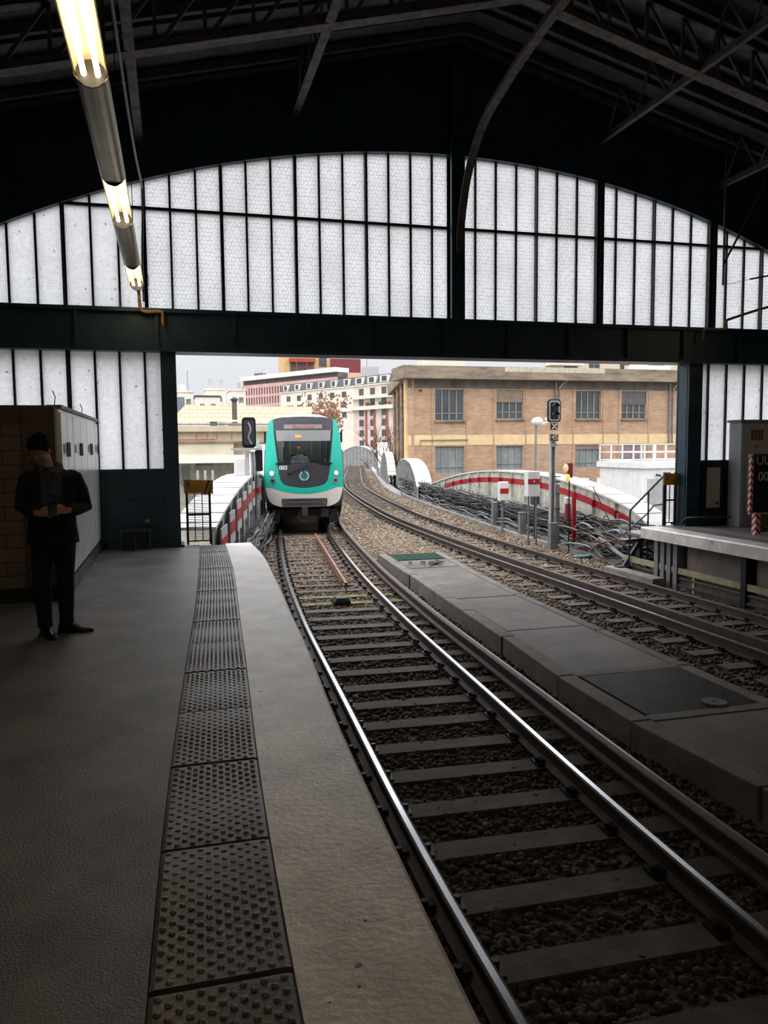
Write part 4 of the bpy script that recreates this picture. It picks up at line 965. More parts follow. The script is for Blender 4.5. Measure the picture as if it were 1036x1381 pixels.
# ---------------------------------------------------------------- train
t = thing('metro_train', 'teal and white metro train number 083 approaching on the near track', 'train', (3.90, 24.0, RZ), rotz=-radians(8.5))
Z0 = -RZ     # local z = world z + Z0
def zc(cy): return 2.60 - (cy - 140) / 306.0 + Z0       # crop row -> local z (measured off the train's own face)
OUT = [(zc(158), .62), (zc(168), .86), (zc(180), .97), (zc(200), 1.045), (zc(290), 1.11), (zc(400), 1.165), (zc(600), 1.205), (zc(720), 1.22), (zc(830), 1.20), (zc(900), 1.155), (zc(960), 1.075), (zc(985), .96), (zc(1003), .80), (zc(1010), .66)][::-1]
DRK = [(zc(158), .60), (zc(170), .85), (zc(182), .935), (zc(300), .91), (zc(400), .88), (zc(600), .805), (zc(700), .77), (zc(760), .72), (zc(795), .62), (zc(815), .42), (zc(826), .14)][::-1]
LOWT = [(zc(800), 1.22), (zc(825), .98), (zc(850), .70), (zc(870), .40), (zc(880), .05)][::-1]   # lower edge of the teal: half width per z
def hw(tab, z): return max(0.0, interp(tab, min(max(z, tab[0][0]), tab[-1][0])))
def fy(x, z):                                            # front surface depth
    a = abs(x) / 1.22; y = .34 * a ** 3.2
    if z > 1.9: y += .30 * ((z - 1.9) / 1.7) ** 1.6
    if z < 1.2: y += .05 * ((1.2 - z) / .6)
    return y
def patch(name, zlo, zhi, xl, xr, m, parent, dy=0.0, nz_=24, nx=12, thick=None, side=None, label=None):
    mb = MB(); vs = []
    for i in range(nz_ + 1):
        z = zlo + (zhi - zlo) * i / nz_; a, b = xl(z), xr(z)
        for k in range(nx + 1):
            x = a + (b - a) * k / nx; vs.append((x, fy(x, z) + dy, z))
    fs = [(i * (nx + 1) + k, i * (nx + 1) + k + 1, (i + 1) * (nx + 1) + k + 1, (i + 1) * (nx + 1) + k) for i in range(nz_) for k in range(nx)]
    mb.add(vs, fs)
    if thick:
        n_ = len(vs); mb.add([(x, y + thick, z) for x, y, z in vs], [f[::-1] for f in fs])
    return mb.build(name, m, parent, smooth=True, local=True, label=label)
zt, zb_ = OUT[-1][0], OUT[0][0]; zd0, zd1 = DRK[0][0], DRK[-1][0]; zw0, zw1 = zc(595), zc(283)
# outer shell front: teal frame split left / right, bottom band, white lower
for s in (-1, 1):
    f1 = (lambda z: -hw(OUT, z)) if s < 0 else (lambda z: hw(DRK, z))
    f2 = (lambda z: -hw(DRK, z)) if s < 0 else (lambda z: hw(OUT, z))
    patch('teal_pillar', zd0, zc(172), f1, f2, M_teal2, t, 0, 40, 8, .03)
def low_edge(x):     # z of teal/white boundary at x
    T = [(0, zc(882)), (.3, zc(877)), (.6, zc(862)), (.85, zc(843)), (1.05, zc(822)), (1.25, zc(795))]
    return interp(T, abs(x))
mb = MB(); vs = []; nx = 40; nz_ = 8
for k in range(nx + 1):
    u = -1 + 2 * k / nx
    for i in range(nz_ + 1):
        x = u * 1.21; z1 = zd0; z0_ = min(low_edge(x), z1 - .0005); z = z0_ + (z1 - z0_) * i / nz_; x = min(max(x, -hw(OUT, z)), hw(OUT, z)); vs.append((x, fy(x, z), z))
mb.add(vs, [(k * (nz_ + 1) + i, (k + 1) * (nz_ + 1) + i, (k + 1) * (nz_ + 1) + i + 1, k * (nz_ + 1) + i + 1) for k in range(nx) for i in range(nz_)])
mb.build('teal_chin', M_teal2, t, smooth=True, local=True)
mb = MB(); vs = []
for k in range(nx + 1):
    u = -1 + 2 * k / nx
    for i in range(nz_ + 1):
        x = u * 1.21; xb = u
        zlo = interp([(0, zc(1010)), (.66, zc(1008)), (.80, zc(1000)), (.96, zc(983)), (1.08, zc(958)), (1.16, zc(900)), (1.21, zc(830))], abs(x)); z1 = max(low_edge(x), zd0 if False else low_edge(x)); z = zlo + (z1 - zlo) * i / nz_
        vs.append((x, fy(x, z) + .006, z))
mb.add(vs, [(k * (nz_ + 1) + i, (k + 1) * (nz_ + 1) + i, (k + 1) * (nz_ + 1) + i + 1, k * (nz_ + 1) + i + 1) for k in range(nx) for i in range(nz_)])
mb.build('white_apron', M_trwhite, t, smooth=True, local=True)
# charcoal mask: lower, side strips, upper
dk = lambda z: hw(DRK, z)
patch('charcoal_mask', zd0, zw0, lambda z: -dk(z), lambda z: dk(z), M_trdark, t, .004, 20, 16, .03)
patch('charcoal_mask', zw1, zd1, lambda z: -dk(z), lambda z: dk(z), M_trdark, t, .004, 12, 16, .03)
for s in (-1, 1): patch('charcoal_mask', zw0, zw1, (lambda z: -dk(z)) if s < 0 else (lambda z: dk(z) - .06), (lambda z: -dk(z) + .06) if s < 0 else (lambda z: dk(z)), M_black, t, .004, 12, 2, .03)
patch('windshield', zw0, zc(385), lambda z: -dk(z) + .06, lambda z: dk(z) - .06, G_clear, t, .012, 10, 16)
M_visor = mat('grey_sun_band', rgb(150, 152, 154), rough=.3, var=.08)
vz = patch('sun_band', zc(385), zw1, lambda z: -dk(z) + .04, lambda z: dk(z) - .04, M_visor, t, .008, 6, 16)
b = MB(); b.box(-.86, .86, .02, .08, zw0 - .04, zw0 + .02); b.build('windshield_sill', M_black, t, local=True)
# destination display and lit indicator
M_disp = mat('display_grey', rgb(150, 140, 140), rough=.3, var=.05)
dsp = patch('destination_display', zc(270), zc(230), lambda z: -.60, lambda z: .58, M_disp, t, -.004, 2, 8)
WMt = WM[t]
text_mesh('display_text', "Place d'Italie", .13, mat('display_orange', rgb(226, 110, 90), rough=.4), dsp, WMt @ Matrix.Translation((0, fy(0, zc(250)) - .012, zc(251))) @ Matrix.Rotation(pi / 2 - .16, 4, 'X'), .002, label='faint orange lettering')
ind = patch('run_indicator', zc(355), zc(328), lambda z: -.25, lambda z: -.06, mat('indicator_amber', rgb(235, 160, 70), emit=.5), t, -.004, 2, 3)
# number, logo, wiper
text_mesh('train_number', '083', .17, M_white, t, WMt @ Matrix.Translation((-.635, fy(.63, zc(635)) - .012, zc(636))) @ Matrix.Rotation(-.13, 4, 'Z') @ Matrix.Rotation(pi / 2, 4, 'X'), .003, .006, label='white fleet number 083')
lg = MB(); cx, cz = 0.0, zc(712); y_ = fy(0, cz) - .012
ring = [(cx + .125 * cos(2 * pi * k / 40), y_, cz + .125 * sin(2 * pi * k / 40)) for k in range(37)]
lg.loft([[(cx + r * cos(2 * pi * k / 40 + 2.0), y_ + d, cz + r * sin(2 * pi * k / 40 + 2.0)) for (r, d) in ((.15, 0), (.15, .008), (.108, .008), (.108, 0))] for k in range(38)], caps=True)
lo = lg.build('logo_ring', mat('logo_pale_green', rgb(150, 220, 212), rough=.4, var=.02), t, local=True, label='pale green ring logo')
lg = MB(); pr = bez([(cx + .02, 0, cz + .14), (cx + .055, 0, cz + .075), (cx + .05, 0, cz + .045), (cx + .085, 0, cz + .0), (cx + .055, 0, cz - .012), (cx + .058, 0, cz - .06), (cx + .02, 0, cz - .075), (cx + .0, 0, cz - .14)], 5)
lg.tube([(p.x, y_ - .006, p.z) for p in pr], .012, 6); lg.tube([(cx - .06, y_ - .006, cz + .085), (cx - .075, y_ - .006, cz), (cx - .03, y_ - .006, cz - .085)], .012, 6)
lg.build('logo_profile', mat('logo_blue', rgb(70, 140, 190), rough=.4), lo, local=True, label='blue profile line')
lg = MB(); lg.cyl((cx, y_ + .003, cz), (cx, y_ + .01, cz), .10, 24); lg.build('logo_disc', mat('logo_grey', rgb(96, 110, 120), rough=.4), lo, local=True)
wp = MB(); wp.tube([(-.47, fy(.47, zc(690)) - .03, zc(688)), (-.40, fy(.4, zc(680)) - .05, zc(678)), (-.1, -.05, zc(640)), (.14, -.04, zc(612))], .012, 6); wp.ell((-.47, fy(.47, zc(690)) - .02, zc(688)), (.05, .03, .03), 10, 6)
wp.tube([(.1, -.03, zc(618)), (.22, -.03, zc(600))], .008, 6); wp.build('wiper', M_black, t, local=True)
# headlamps
for s in (-1, 1):
    for j, cy in enumerate((690, 760)):
        z = zc(cy); x = s * (.985 if j == 0 else .965); y = fy(x, z); nrm = V3((s * .45, -1, 0)).normalized()
        c = V3((x, y, z)); h = MB(); h.tube([c - nrm * .03, c + nrm * .018], [.10, .095], 22); q = h.build('headlamp' if j == 0 else 'tail_lamp', M_chrome, t, local=True)
        h = MB(); h.tube([c + nrm * .012, c + nrm * .021], .078, 20); h.build('bowl', M_white if j == 0 else M_chrome, q, local=True)
        h = MB(); cc = c + V3((s * -.0, 0, .005)); h.tube([cc + nrm * .018, cc + nrm * .03], .046, 16); h.build('lens', M_lens if j == 0 else M_black, q, local=True)
# apron grille
g = MB(); gy = fy(0, zc(970)) - .02; xs_ = .685
for z in (zc(930), zc(966), zc(1003)): g.tube([(-xs_, gy + .03, z), (-.4, gy, z), (0, gy - .01, z), (.4, gy, z), (xs_, gy + .03, z)], .017, 8)
for s in (-1, 1): g.tube([(s * xs_, gy + .03, zc(930)), (s * (xs_ + .0), gy + .03, zc(966)), (s * (xs_ - .03), gy + .03, zc(1003))], .017, 8)
for z in (zc(948), zc(985)): g.box(-.66, .66, gy - .002, gy + .012, z - .012, z + .012)
gr = g.build('bumper_grille', M_dgrey, t, local=True)
g = MB(); g.box(-.67, .67, gy + .005, gy + .02, zc(1000), zc(932)); g.build('grille_plate', mat('grille_plate', rgb(120, 116, 112), rough=.4, metal=.4), gr, local=True)
# roof and body shell
def section(y, hwt=1.22):
    P = []
    for z in (0.35, .62, 1.0, 1.6, 2.2, 2.7, 3.05, 3.25): P.append((interp([(0.35, 1.12), (.62, 1.17), (1.0, 1.235), (1.6, 1.245), (2.2, 1.22), (2.7, 1.17), (3.05, 1.10), (3.25, .98)], z), z))
    P += [(.86, 3.42), (.55, 3.53), (0, 3.57)]
    full = P + [(-x, z) for x, z in P[::-1][1:]]
    return [(x, y, z) for x, z in full]
sec = [section(.62), section(2.0), section(8), section(14.5)]
mb = MB(); n_ = len(sec[0])
for r in sec: mb.v += r
for i in range(3):
    for k in range(n_ - 1):
        z = (sec[0][k][2] + sec[0][k + 1][2]) / 2; mi = 2 if z > 3.2 else (1 if z < 1.0 else 0)
        mb.f.append([i * n_ + k, (i + 1) * n_ + k, (i + 1) * n_ + k + 1, i * n_ + k + 1]); mb.m.append(mi)
mb.f.append([3 * n_ + k for k in range(n_)]); mb.m.append(0)
mb.build('body_shell', [M_teal2, M_trwhite, M_trroof], t, local=True)
# cheek joining front face to shell
for s in (-1, 1):
    mb = MB(); vs = []; zz = [zb_ + (zt - zb_) * i / 24 for i in range(25)]
    for z in zz:
        x0 = hw(OUT, z) * s; x1 = s * interp([(0.35, 1.12), (.62, 1.17), (1.0, 1.235), (1.6, 1.245), (2.2, 1.22), (2.7, 1.17), (3.05, 1.10), (3.25, .98), (3.42, .86), (3.53, .55), (3.6, .5)], z)
        vs += [(x0, fy(x0, z) + .004, z), (x1, .63, z)]
    f_ = [(2 * i, 2 * i + 1, 2 * i + 3, 2 * i + 2) for i in range(24)]
    mb.add(vs, f_ if s > 0 else [q[::-1] for q in f_]); mb.build('cab_cheek', M_trdark, t, smooth=True, local=True)
mb = MB(); mb.loft([[(x * .93, fy(x * .9, zt) + .0, z - .02) for x, z in ((-.86, zc(170)), (-.6, zc(157)), (-.3, zc(150)), (0, zc(147)), (.3, zc(150)), (.6, zc(157)), (.86, zc(170)))], [(x, .64, z + .02) for x, z in ((-.98, 3.25), (-.84, 3.44), (-.5, 3.55), (0, 3.585), (.5, 3.55), (.84, 3.44), (.98, 3.25))]], caps=False, closed=False)
mb.build('roof_fairing', M_trroof, t, smooth=True, local=True)
for s in (-1, 1):     # side windows, doors, mirror
    for j, y in enumerate((1.1, 4.4, 7.9, 11.4)):
        mb = MB(); mb.prism([(s * 1.243, y, 1.95), (s * 1.243, y + 1.2, 1.95), (s * 1.19, y + 1.2, 2.75), (s * 1.19, y, 2.75)], (s * .012, 0, 0)); mb.build('side_window', M_glassd, t, local=True)
    for j, y in enumerate((2.6, 6.1, 9.6)):
        mb = MB(); mb.prism([(s * 1.238, y, 1.02), (s * 1.248, y, 1.6), (s * 1.18, y, 2.85), (s * 1.18, y + 1.3, 2.85), (s * 1.248, y + 1.3, 1.6), (s * 1.238, y + 1.3, 1.02)], (s * .01, 0, 0)); mb.build('door', M_trwhite, t, local=True)
    mb = MB(); mb.box(s * 1.19 - .03, s * 1.19 + .03, .5, .66, zc(400), zc(290)); mb.build('side_mirror', M_black, t, local=True, bevel=.02)
    mb = MB(); mb.tube([(s * 1.2, .5, zc(470)), (s * 1.235, .5, zc(700)), (s * 1.215, .5, zc(900)), (s * 1.16, .5, zc(980))], .02, 6); mb.build('edge_strip', M_mgrey, t, local=True)
# cab interior
mb = MB(); mb.box(-1.05, 1.05, 1.75, 1.8, .9, 3.3); mb.box(-1.1, 1.1, .3, 1.75, .98, 1.02)
mb.build('cab_bulkhead', mat('cab_dark', rgb(86, 92, 94), rough=.8), t, local=True)
mb = MB(); mb.box(-.5, .5, .95, 1.15, 3.2, 3.24); mb.build('added_cab_fill', mat('added_cab_fill', (1, .97, .9, 1), emit=9.0), t, local=True)  # unseen glowing panel, added to brighten the driver and cab
mb = MB(); mb.box(-.85, .85, .25, .7, 1.0, 1.93); mb.prism([(-.85, .25, 1.93), (.85, .25, 1.93), (.85, .7, 2.0), (-.85, .7, 2.0)], (0, 0, .02)); mb.build('driver_desk', M_dgrey, t, local=True)
mb = MB()
for x in (-.7, -.45, .25, .55, .75): mb.box(x, x + .03, 1.72, 1.75, 1.9, 3.1)
mb.build('bulkhead_posts', M_mgrey, t, local=True)
mb = MB(); mb.box(-.42, .08, 1.25, 1.35, 1.6, 2.35); mb.box(-.42, .08, .95, 1.35, 1.5, 1.6); mb.build('driver_seat', M_black, t, local=True, bevel=.03)
# underframe
mb = MB(); mb.box(-1.0, 1.0, .35, 14, .42, .62); mb.box(-.45, .45, .3, 1.2, .5, .62); mb.build('underframe', M_black, t, local=True)
mb = MB(); mb.tube([(0, -.02, .58), (0, .3, .58)], .07, 10); mb.box(-.09, .09, -.06, .02, .45, .72); mb.tube([(0, -.02, .5), (0, .05, .22)], .03, 8); mb.tube([(-.12, .05, .6), (-.2, .02, .4), (-.1, .0, .28), (.02, 0, .3)], .015, 6); mb.build('coupler', M_dgrey, t, local=True)
mb = MB(); mb.box(.50, .74, .25, .5, .38, .66); mb.build('equipment_box', M_dgrey, t, local=True)
mb = MB(); mb.box(-1.05, -.78, .2, .7, .25, .5); mb.box(.82, 1.08, .2, .7, .2, .5); mb.tube([(-1.0, .2, .5), (-1.02, .15, .3), (-.9, .15, .22)], .03, 6); mb.tube([(1.0, .2, .5), (1.05, .15, .28), (.9, .15, .2)], .03, 6); mb.build('current_collector', M_black, t, local=True)
for y in (1.5, 3.5, 11, 13):
    for s in (-1, 1):
        mb = MB(); mb.tube([(s * .70, y, .43), (s * .82, y, .43)], .43, 26); mb.tube([(s * .67, y, .43), (s * .70, y, .43)], .46, 26); w_ = mb.build('wheel', M_black, t, local=True)
        mb = MB(); mb.tube([(s * .82, y, .43), (s * .92, y, .43)], .12, 12); mb.build('axle_box', M_dgrey, w_, local=True)
    mb = MB(); mb.tube([(-.7, y, .43), (.7, y, .43)], .07, 10); mb.build('axle', M_black, t, local=True)
# driver
dpos = WMt @ V3((-.13, .86, 0)); dt = thing('person', 'driver in grey-blue shirt sitting behind the train windshield', 'person', tuple(dpos), rotz=-radians(8.5))
DZ = zc(590)
bm = MB(); hc2 = V3((-.02, -.05, zc(478)))
head_into(bm, None, hc2, Matrix.Rotation(radians(8), 3, 'X'), 1.12)
bm.tube([V3((0, 0, DZ + .22)), hc2 + V3((0, .02, -.04))], [.07, .062], 12)
bm.loft([ellring((0, 0, z), rx, ry) for z, rx, ry in ((DZ - .35, .17, .13), (DZ - .1, .165, .12), (DZ + .05, .19, .12), (DZ + .17, .20, .11), (DZ + .23, .1, .08))])
shs = {-1: V3((-.19, 0, DZ + .13)), 1: V3((.19, 0, DZ + .13))}
els = {-1: V3((-.27, -.08, DZ - .08)), 1: V3((.28, -.06, DZ - .08))}
wrs = {-1: V3((-.20, -.30, DZ + .02)), 1: V3((.10, -.30, DZ + .0))}
for s in (-1, 1):
    bm.tube([shs[s], els[s], wrs[s]], [.06, .046, .03], 12)
    bm.tube([V3((s * .09, 0, DZ - .33)), V3((s * .11, -.42, DZ - .33)), V3((s * .11, -.44, DZ - .75))], [.09, .065, .045], 12)
    hand_into(bm, wrs[s], (.1 * s, -1, -.05), (0, 0, -1), (-s, 0, 0), .5)
bm.build('body', M_skin, dt, local=True, remesh=.008)
M_shirt = mat('grey_blue_shirt', rgb(140, 150, 160), rough=.85, var=.15, scale=18)
cb = MB(); cb.loft([ellring((0, 0, z), rx, ry) for z, rx, ry in ((DZ - .36, .19, .15), (DZ - .1, .185, .14), (DZ + .05, .21, .14), (DZ + .16, .215, .125), (DZ + .235, .10, .09), (DZ + .26, .08, .08))])
for s in (-1, 1): cb.ell(shs[s], (.075, .075, .07), 12, 8); cb.tube([shs[s], els[s], wrs[s] * .85 + els[s] * .15], [.074, .06, .045], 12)
cb.build('shirt', M_shirt, dt, local=True, remesh=.009)
tb = MB()
for s in (-1, 1): tb.tube([V3((s * .09, .02, DZ - .33)), V3((s * .11, -.42, DZ - .33)), V3((s * .11, -.44, DZ - .78))], [.10, .075, .055], 12)
tb.build('trousers', M_jean, dt, local=True, remesh=.01)
hb = MB(); hb.ell(hc2 + V3((0, .02, .05)), (.086, .1, .09), 16, 10); hb.build('hair', M_hair, dt, local=True)

# ---------------------------------------------------------------- viaduct girders
def girder(name, label, p0, p1, prof, zbase, flange, fside, red=None, web=M_girdg, ribs=.55, tilt=.0, group=None, top_mat=M_girder):
    """arched plate girder between plan points p0, p1; prof: list of (t, z top)"""
    P0, P1 = V3((p0[0], p0[1], 0)), V3((p1[0], p1[1], 0)); D = (P1 - P0); ln = D.length; D.normalize(); A = V3((D.y, -D.x, 0)) * fside
    r = thing(name, label, 'bridge girder', tuple((P0 + P1) / 2 + V3((0, 0, zbase))), group=group)
    cv = [(p.x, p.y) for p in bez([(a, b, 0) for a, b in prof], 6)]
    def at(t_, z, o=0.0): return P0 + D * (t_ * ln) + A * o + V3((0, 0, z))
    mb = MB(); n_ = len(cv)
    mb.loft([[at(a, zbase, .0), at(a, max(z, zbase + .01), .0), at(a, max(z, zbase + .01), .03), at(a, zbase, .03)] for a, z in cv]); mb.build('web_plate', web, r)
    mb = MB(); mb.loft([[at(a, z, -.06), at(a, z + .05, -.06), at(a, z + .05 + tilt, flange), at(a, z + tilt, flange)] for a, z in cv]); fl = mb.build('top_flange', top_mat, r)
    for i in range(2, n_ - 1, 3):
        a, z = cv[i]; mb = MB(); mb.bar(at(a, z + .055, -.06), at(a, z + .055 + tilt, flange), .03, .012); mb.build('cover_strip', M_mgrey, fl)
    k = ribs / ln / 2
    while k < 1:
        z = interp(cv, k)
        if z > zbase + .12:
            mb = MB(); mb.obox(at(k, (z + zbase) / 2, -.04), D * .012, A * .05, (0, 0, (z - zbase) / 2)); sf = mb.build('stiffener', web, r)
            if red and red[2] <= k <= red[3] and z > zbase + .4:
                mb = MB(); mb.obox(at(k, z - (red[0] + red[1]) / 2, -.045), D * .0135, A * .052, (0, 0, (red[1] - red[0]) / 2)); mb.build('red_mark', M_red, sf)
        k += ribs / ln
    if red:
        mb = MB(); h0, h1, lo_, hi_ = red
        pts = [(a, z) for a, z in cv if lo_ <= a <= hi_]
        for (a, z), (b_, z2) in zip(pts[:-1], pts[1:]):
            mb.add([at(a, z - h1, -.012), at(b_, z2 - h1, -.012), at(b_, z2 - h0, -.012), at(a, z - h0, -.012)], [(0, 1, 2, 3)])
            mb.add([at(a, z - h1, -.096), at(a, z - h0, -.096), at(b_, z2 - h0, -.096), at(b_, z2 - h1, -.096)], [(0, 1, 2, 3)]) if False else None
        mb.build('red_band', M_red, r)
    return r
girder('arched_girder', 'long arched white girder with a red band in front of the brick building', (10.36, 15.2), (12.05, 36.0), [(0, -.4), (.05, .02), (.14, .34), (.25, .58), (.36, .68), (.5, .68), (.62, .60), (.74, .42), (.88, .1), (1, -.25)], -1.15, .6, 1, red=(.20, .38, .06, .88), web=mat('girder_cream', rgb(206, 202, 190), rough=.6, var=.3), ribs=1.25)
girder('arched_girder', 'grey ribbed arched girder with white top, just left of the brick building', (11.85, 37.6), (15.6, 54.6), [(0, -.45), (.1, .15), (.25, .62), (.42, .78), (.58, .80), (.75, .62), (.9, .2), (1, -.1)], -1.2, .75, 1, ribs=1.0)
girder('arched_girder', 'small white arched girder farther along the viaduct, third from the right', (15.25, 55.5), (18.25, 69), [(0, -.5), (.12, .4), (.3, 1.0), (.5, 1.15), (.7, .9), (.9, .2), (1, -.3)], -1.3, .55, 1, ribs=1.2)
girder('arched_girder', 'narrow tall white arched girder at the bend of the viaduct', (18.7, 71.5), (22.8, 88), [(0, -.4), (.12, .9), (.3, 1.7), (.5, 2.0), (.7, 1.7), (.88, .9), (1, -.2)], -1.3, 1.0, 1, ribs=1.4)
girder('arched_girder', 'farthest grey arched girder crossing behind the curving rails', (22.3, 110), (27.4, 104), [(0, -.3), (.1, .5), (.3, 1.35), (.5, 1.7), (.7, 1.45), (.88, .8), (1, 0.1)], -1.3, 1.0, -1, ribs=.6)
gl = girder('arched_girder', 'arched white girder with red squares left of the train, behind the gate', (.62, 13.55), (3.15, 28.2), [(0, .22), (.1, .40), (.25, .6), (.42, .74), (.58, .80), (.75, .76), (.9, .62), (1, .4)], -1.15, .72, -1, web=M_girdg, ribs=1.45)
# stepped white and red panels bolted on the left girder
for i, k in enumerate((.055, .155, .255, .355, .46, .56, .66, .76)):
    D0 = V3((3.15 - .62, 28.2 - 13.55, 0)); ln0 = D0.length; D0.normalize(); A0 = V3((D0.y, -D0.x, 0)); zt_ = interp([(0, .22), (.1, .40), (.25, .6), (.42, .74), (.58, .80), (.75, .76), (.9, .62), (1, .4)], k) - .12
    c = V3((.62, 13.55, 0)) + D0 * (k * ln0) + A0 * .10
    mb = MB(); mb.obox(c + V3((0, 0, zt_ - .32)), D0 * .5, A0 * .012, (0, 0, .32)); p_ = mb.build('panel', M_lgrey, gl)
    mb = MB(); mb.obox(c + V3((0, 0, zt_ - .30)) + A0 * .016, D0 * .48, A0 * .006, (0, 0, .12)); mb.build('red_square', M_red, p_)
girder('arched_girder', 'next white arched girder showing between the left signal post and the train', (3.5, 30.5), (6.2, 45), [(0, -.6), (.1, .3), (.3, 1.4), (.5, 1.7), (.7, 1.3), (.9, .4), (1, -.4)], -1.2, 1.0, -1, ribs=1.2)
# kerb along far track
mb = MB(); K = [tpt(T2, y, 2.02 + min(.3, max(0, (y - 20) * .04)), -1.06) for y in [14.8 + .9 * i for i in range(32)]]
mb.sweep([(-.1, -.12), (.1, -.12), (.1, .03), (-.1, .03)], K); mb.build('ballast_kerb', M_conc, label='long concrete kerb holding the ballast beside the far track cables', cat='kerb')

# ---------------------------------------------------------------- cable racks
def cable_run(name, label, base, n_c, y0, y1, z0, z1, sag, spread, seed, wild=None, dark=.62):
    R = random.Random(seed); sets = {0: MB(), 1: MB(), 2: MB()}
    for i in range(n_c):
        zz = z0 + (z1 - z0) * R.random(); off = R.uniform(-spread, spread); pts = []; y = y0 + R.uniform(-.3, 1.2); ye = y1 - R.uniform(0, 2.5); ph_ = R.uniform(0, 6.28); 
        while y < ye:
            k = 1.0 if not wild else (1 + wild[1] * max(0, 1 - abs(y - wild[0]) / wild[2]))
            z = zz + sag * k * R.uniform(-1, 1) - sag * .8 * k * abs(sin(y * 1.3 + ph_)); x = off + spread * .35 * k * R.uniform(-1, 1)
            p = base(y); pts.append((p.x + x, y, max(z, -1.1))); y += R.uniform(.55, 1.0)
        if len(pts) > 3:
            mi = 0 if R.random() < dark else (1 if R.random() < .7 else 2)
            sets[mi].tube(bez(pts, 4), R.uniform(.012, .03), 6)
    r = thing(name, label, 'cables', tuple(base(y0)) , kind='stuff')
    for k, m_, nm in ((0, M_cable, 'black_cables'), (1, M_cableg, 'grey_cables'), (2, M_cabler, 'brown_cables')):
        if sets[k].v: sets[k].build(nm, m_, r, smooth=True, kind='stuff')
    return r
rb = lambda y: tpt(T2, y, 2.42 if y < 20 else 2.42 + min(.25, (y - 20) * .03))
cable_run('cable_bundle', 'sagging tangle of cables on rack posts beside the far track', rb, 58, 14.4, 46, -1.0, -.18, .06, .14, 3, wild=(16.5, 1.8, 4))
cable_run('cable_bundle', 'thick looping black cables gathered near the right platform end', lambda y: V3((9.6 + (y - 14) * .08, y, 0)), 20, 14.0, 19.5, -1.0, -.30, .16, .28, 9)
def posts(name, label, base, ys_, h0, h1, grp):
    for i, y in enumerate(ys_):
        p = base(y); mb = MB(); mb.box(p.x - .018, p.x + .018, y - .018, y + .018, h0, h1 + random.uniform(-.06, .1))
        for z in (-.85, -.65, -.45, -.3): mb.box(p.x - .09, p.x + .09, y - .008, y + .008, z, z + .012)
        mb.build(name, M_mgrey, label=label % ORD[i], cat='rack post', group=grp)
posts('cable_rack', 'thin grey cable rack post beside the far track, %s from the right platform', rb, [14.6 + .62 * i for i in range(38)], -1.1, -.12, 'rack posts beside the far track')
lb = lambda y: V3((.62 + (y - 13.55) * .1727 + .36, y, 0))
cable_run('cable_bundle', 'bundle of sagging cables at the foot of the left arched girder', lb, 60, 13.6, 30, -1.08, -.38, .045, .17, 5, dark=.85)
posts('cable_rack', 'thin cable rack post below the left arched girder, %s from the gate', lambda y: lb(y) + V3((-.1, 0, 0)), [13.9 + .8 * i for i in range(9)], -1.12, -.28, 'rack posts under the left girder')
mb = MB()
for i in range(7):
    mb.tube(bez([(9.55 + .02 * i, 14.2, -.45 - .02 * i), (9.6, 15.0, -.5 + .05 * i), (9.4 + .02 * i, 15.9, -.62), (9.5, 16.6, -.9 + .03 * i)], 5), .014, 6)
mb.build('hanging_cables', M_cabler, label='fan of brown and grey cables dropping by the handrail at the right platform end', cat='cables', kind='stuff')
conduit('grey_hose', [(9.75, 16.6, -.62), (9.6, 16.0, -.68), (9.4, 15.2, -.78), (9.25, 14.5, -.85)], .05, M_cableg, 'thick pale grey hose lying over the black cables by the platform end', 'hose')
mb = MB(); mb.obox((9.45, 16.9, -1.06), (.17, -.10, .02), (.06, .1, .0), (0, 0, .012)); mb.build('plastic_board', M_blue, label='pale blue board lying on the ballast below the cables', cat='board')
mb = MB(); mb.box(9.3, 9.38, 14.25, 14.33, -1.15, -.35); mb.bar((9.34, 14.3, -.4), (8.95, 14.3, -.95), .06, .08); mb.bar((9.34, 14.3, -.38), (8.9, 14.2, -.38), .07, .05); mb.box(8.8, 9.5, 14.2, 14.4, -1.0, -.9)
mb.build('steel_bracket', M_dgrey, label='dark steel bracket frame under the tip of the right platform', cat='bracket')

# ---------------------------------------------------------------- signals and trackside equipment
t = thing('signal_post', 'two-lamp black signal on a grey post with a 45 plate beside the far track', 'railway signal', (9.72, 19, -1.1))
mb = MB(); mb.box(9.64, 9.80, 18.95, 19.05, -1.1, -1.06)
for sx_ in (-.06, .06): mb.box(9.72 + sx_ - .015, 9.72 + sx_ + .015, 18.94, 19.04, -1.1, 1.72)
mb.build('post', M_lgrey, t); mb = MB(); mb.box(9.67, 9.77, 18.99, 19.03, -1.1, 1.72); mb.build('post_web', M_mgrey, t)
mb = MB(); mb.box(9.86, 9.94, 18.98, 19.04, -1.1, .55); mb.build('side_post', M_mgrey, t)
def rrect(cx, cz, hx, hz, r, y):
    P = []
    for q, (sx_, sz_) in enumerate(((1, 1), (-1, 1), (-1, -1), (1, -1))):
        for k in range(5): a = q * pi / 2 + k * pi / 8; P.append((cx + sx_ * (hx - r) + r * cos(a), y, cz + sz_ * (hz - r) + r * sin(a)))
    return P
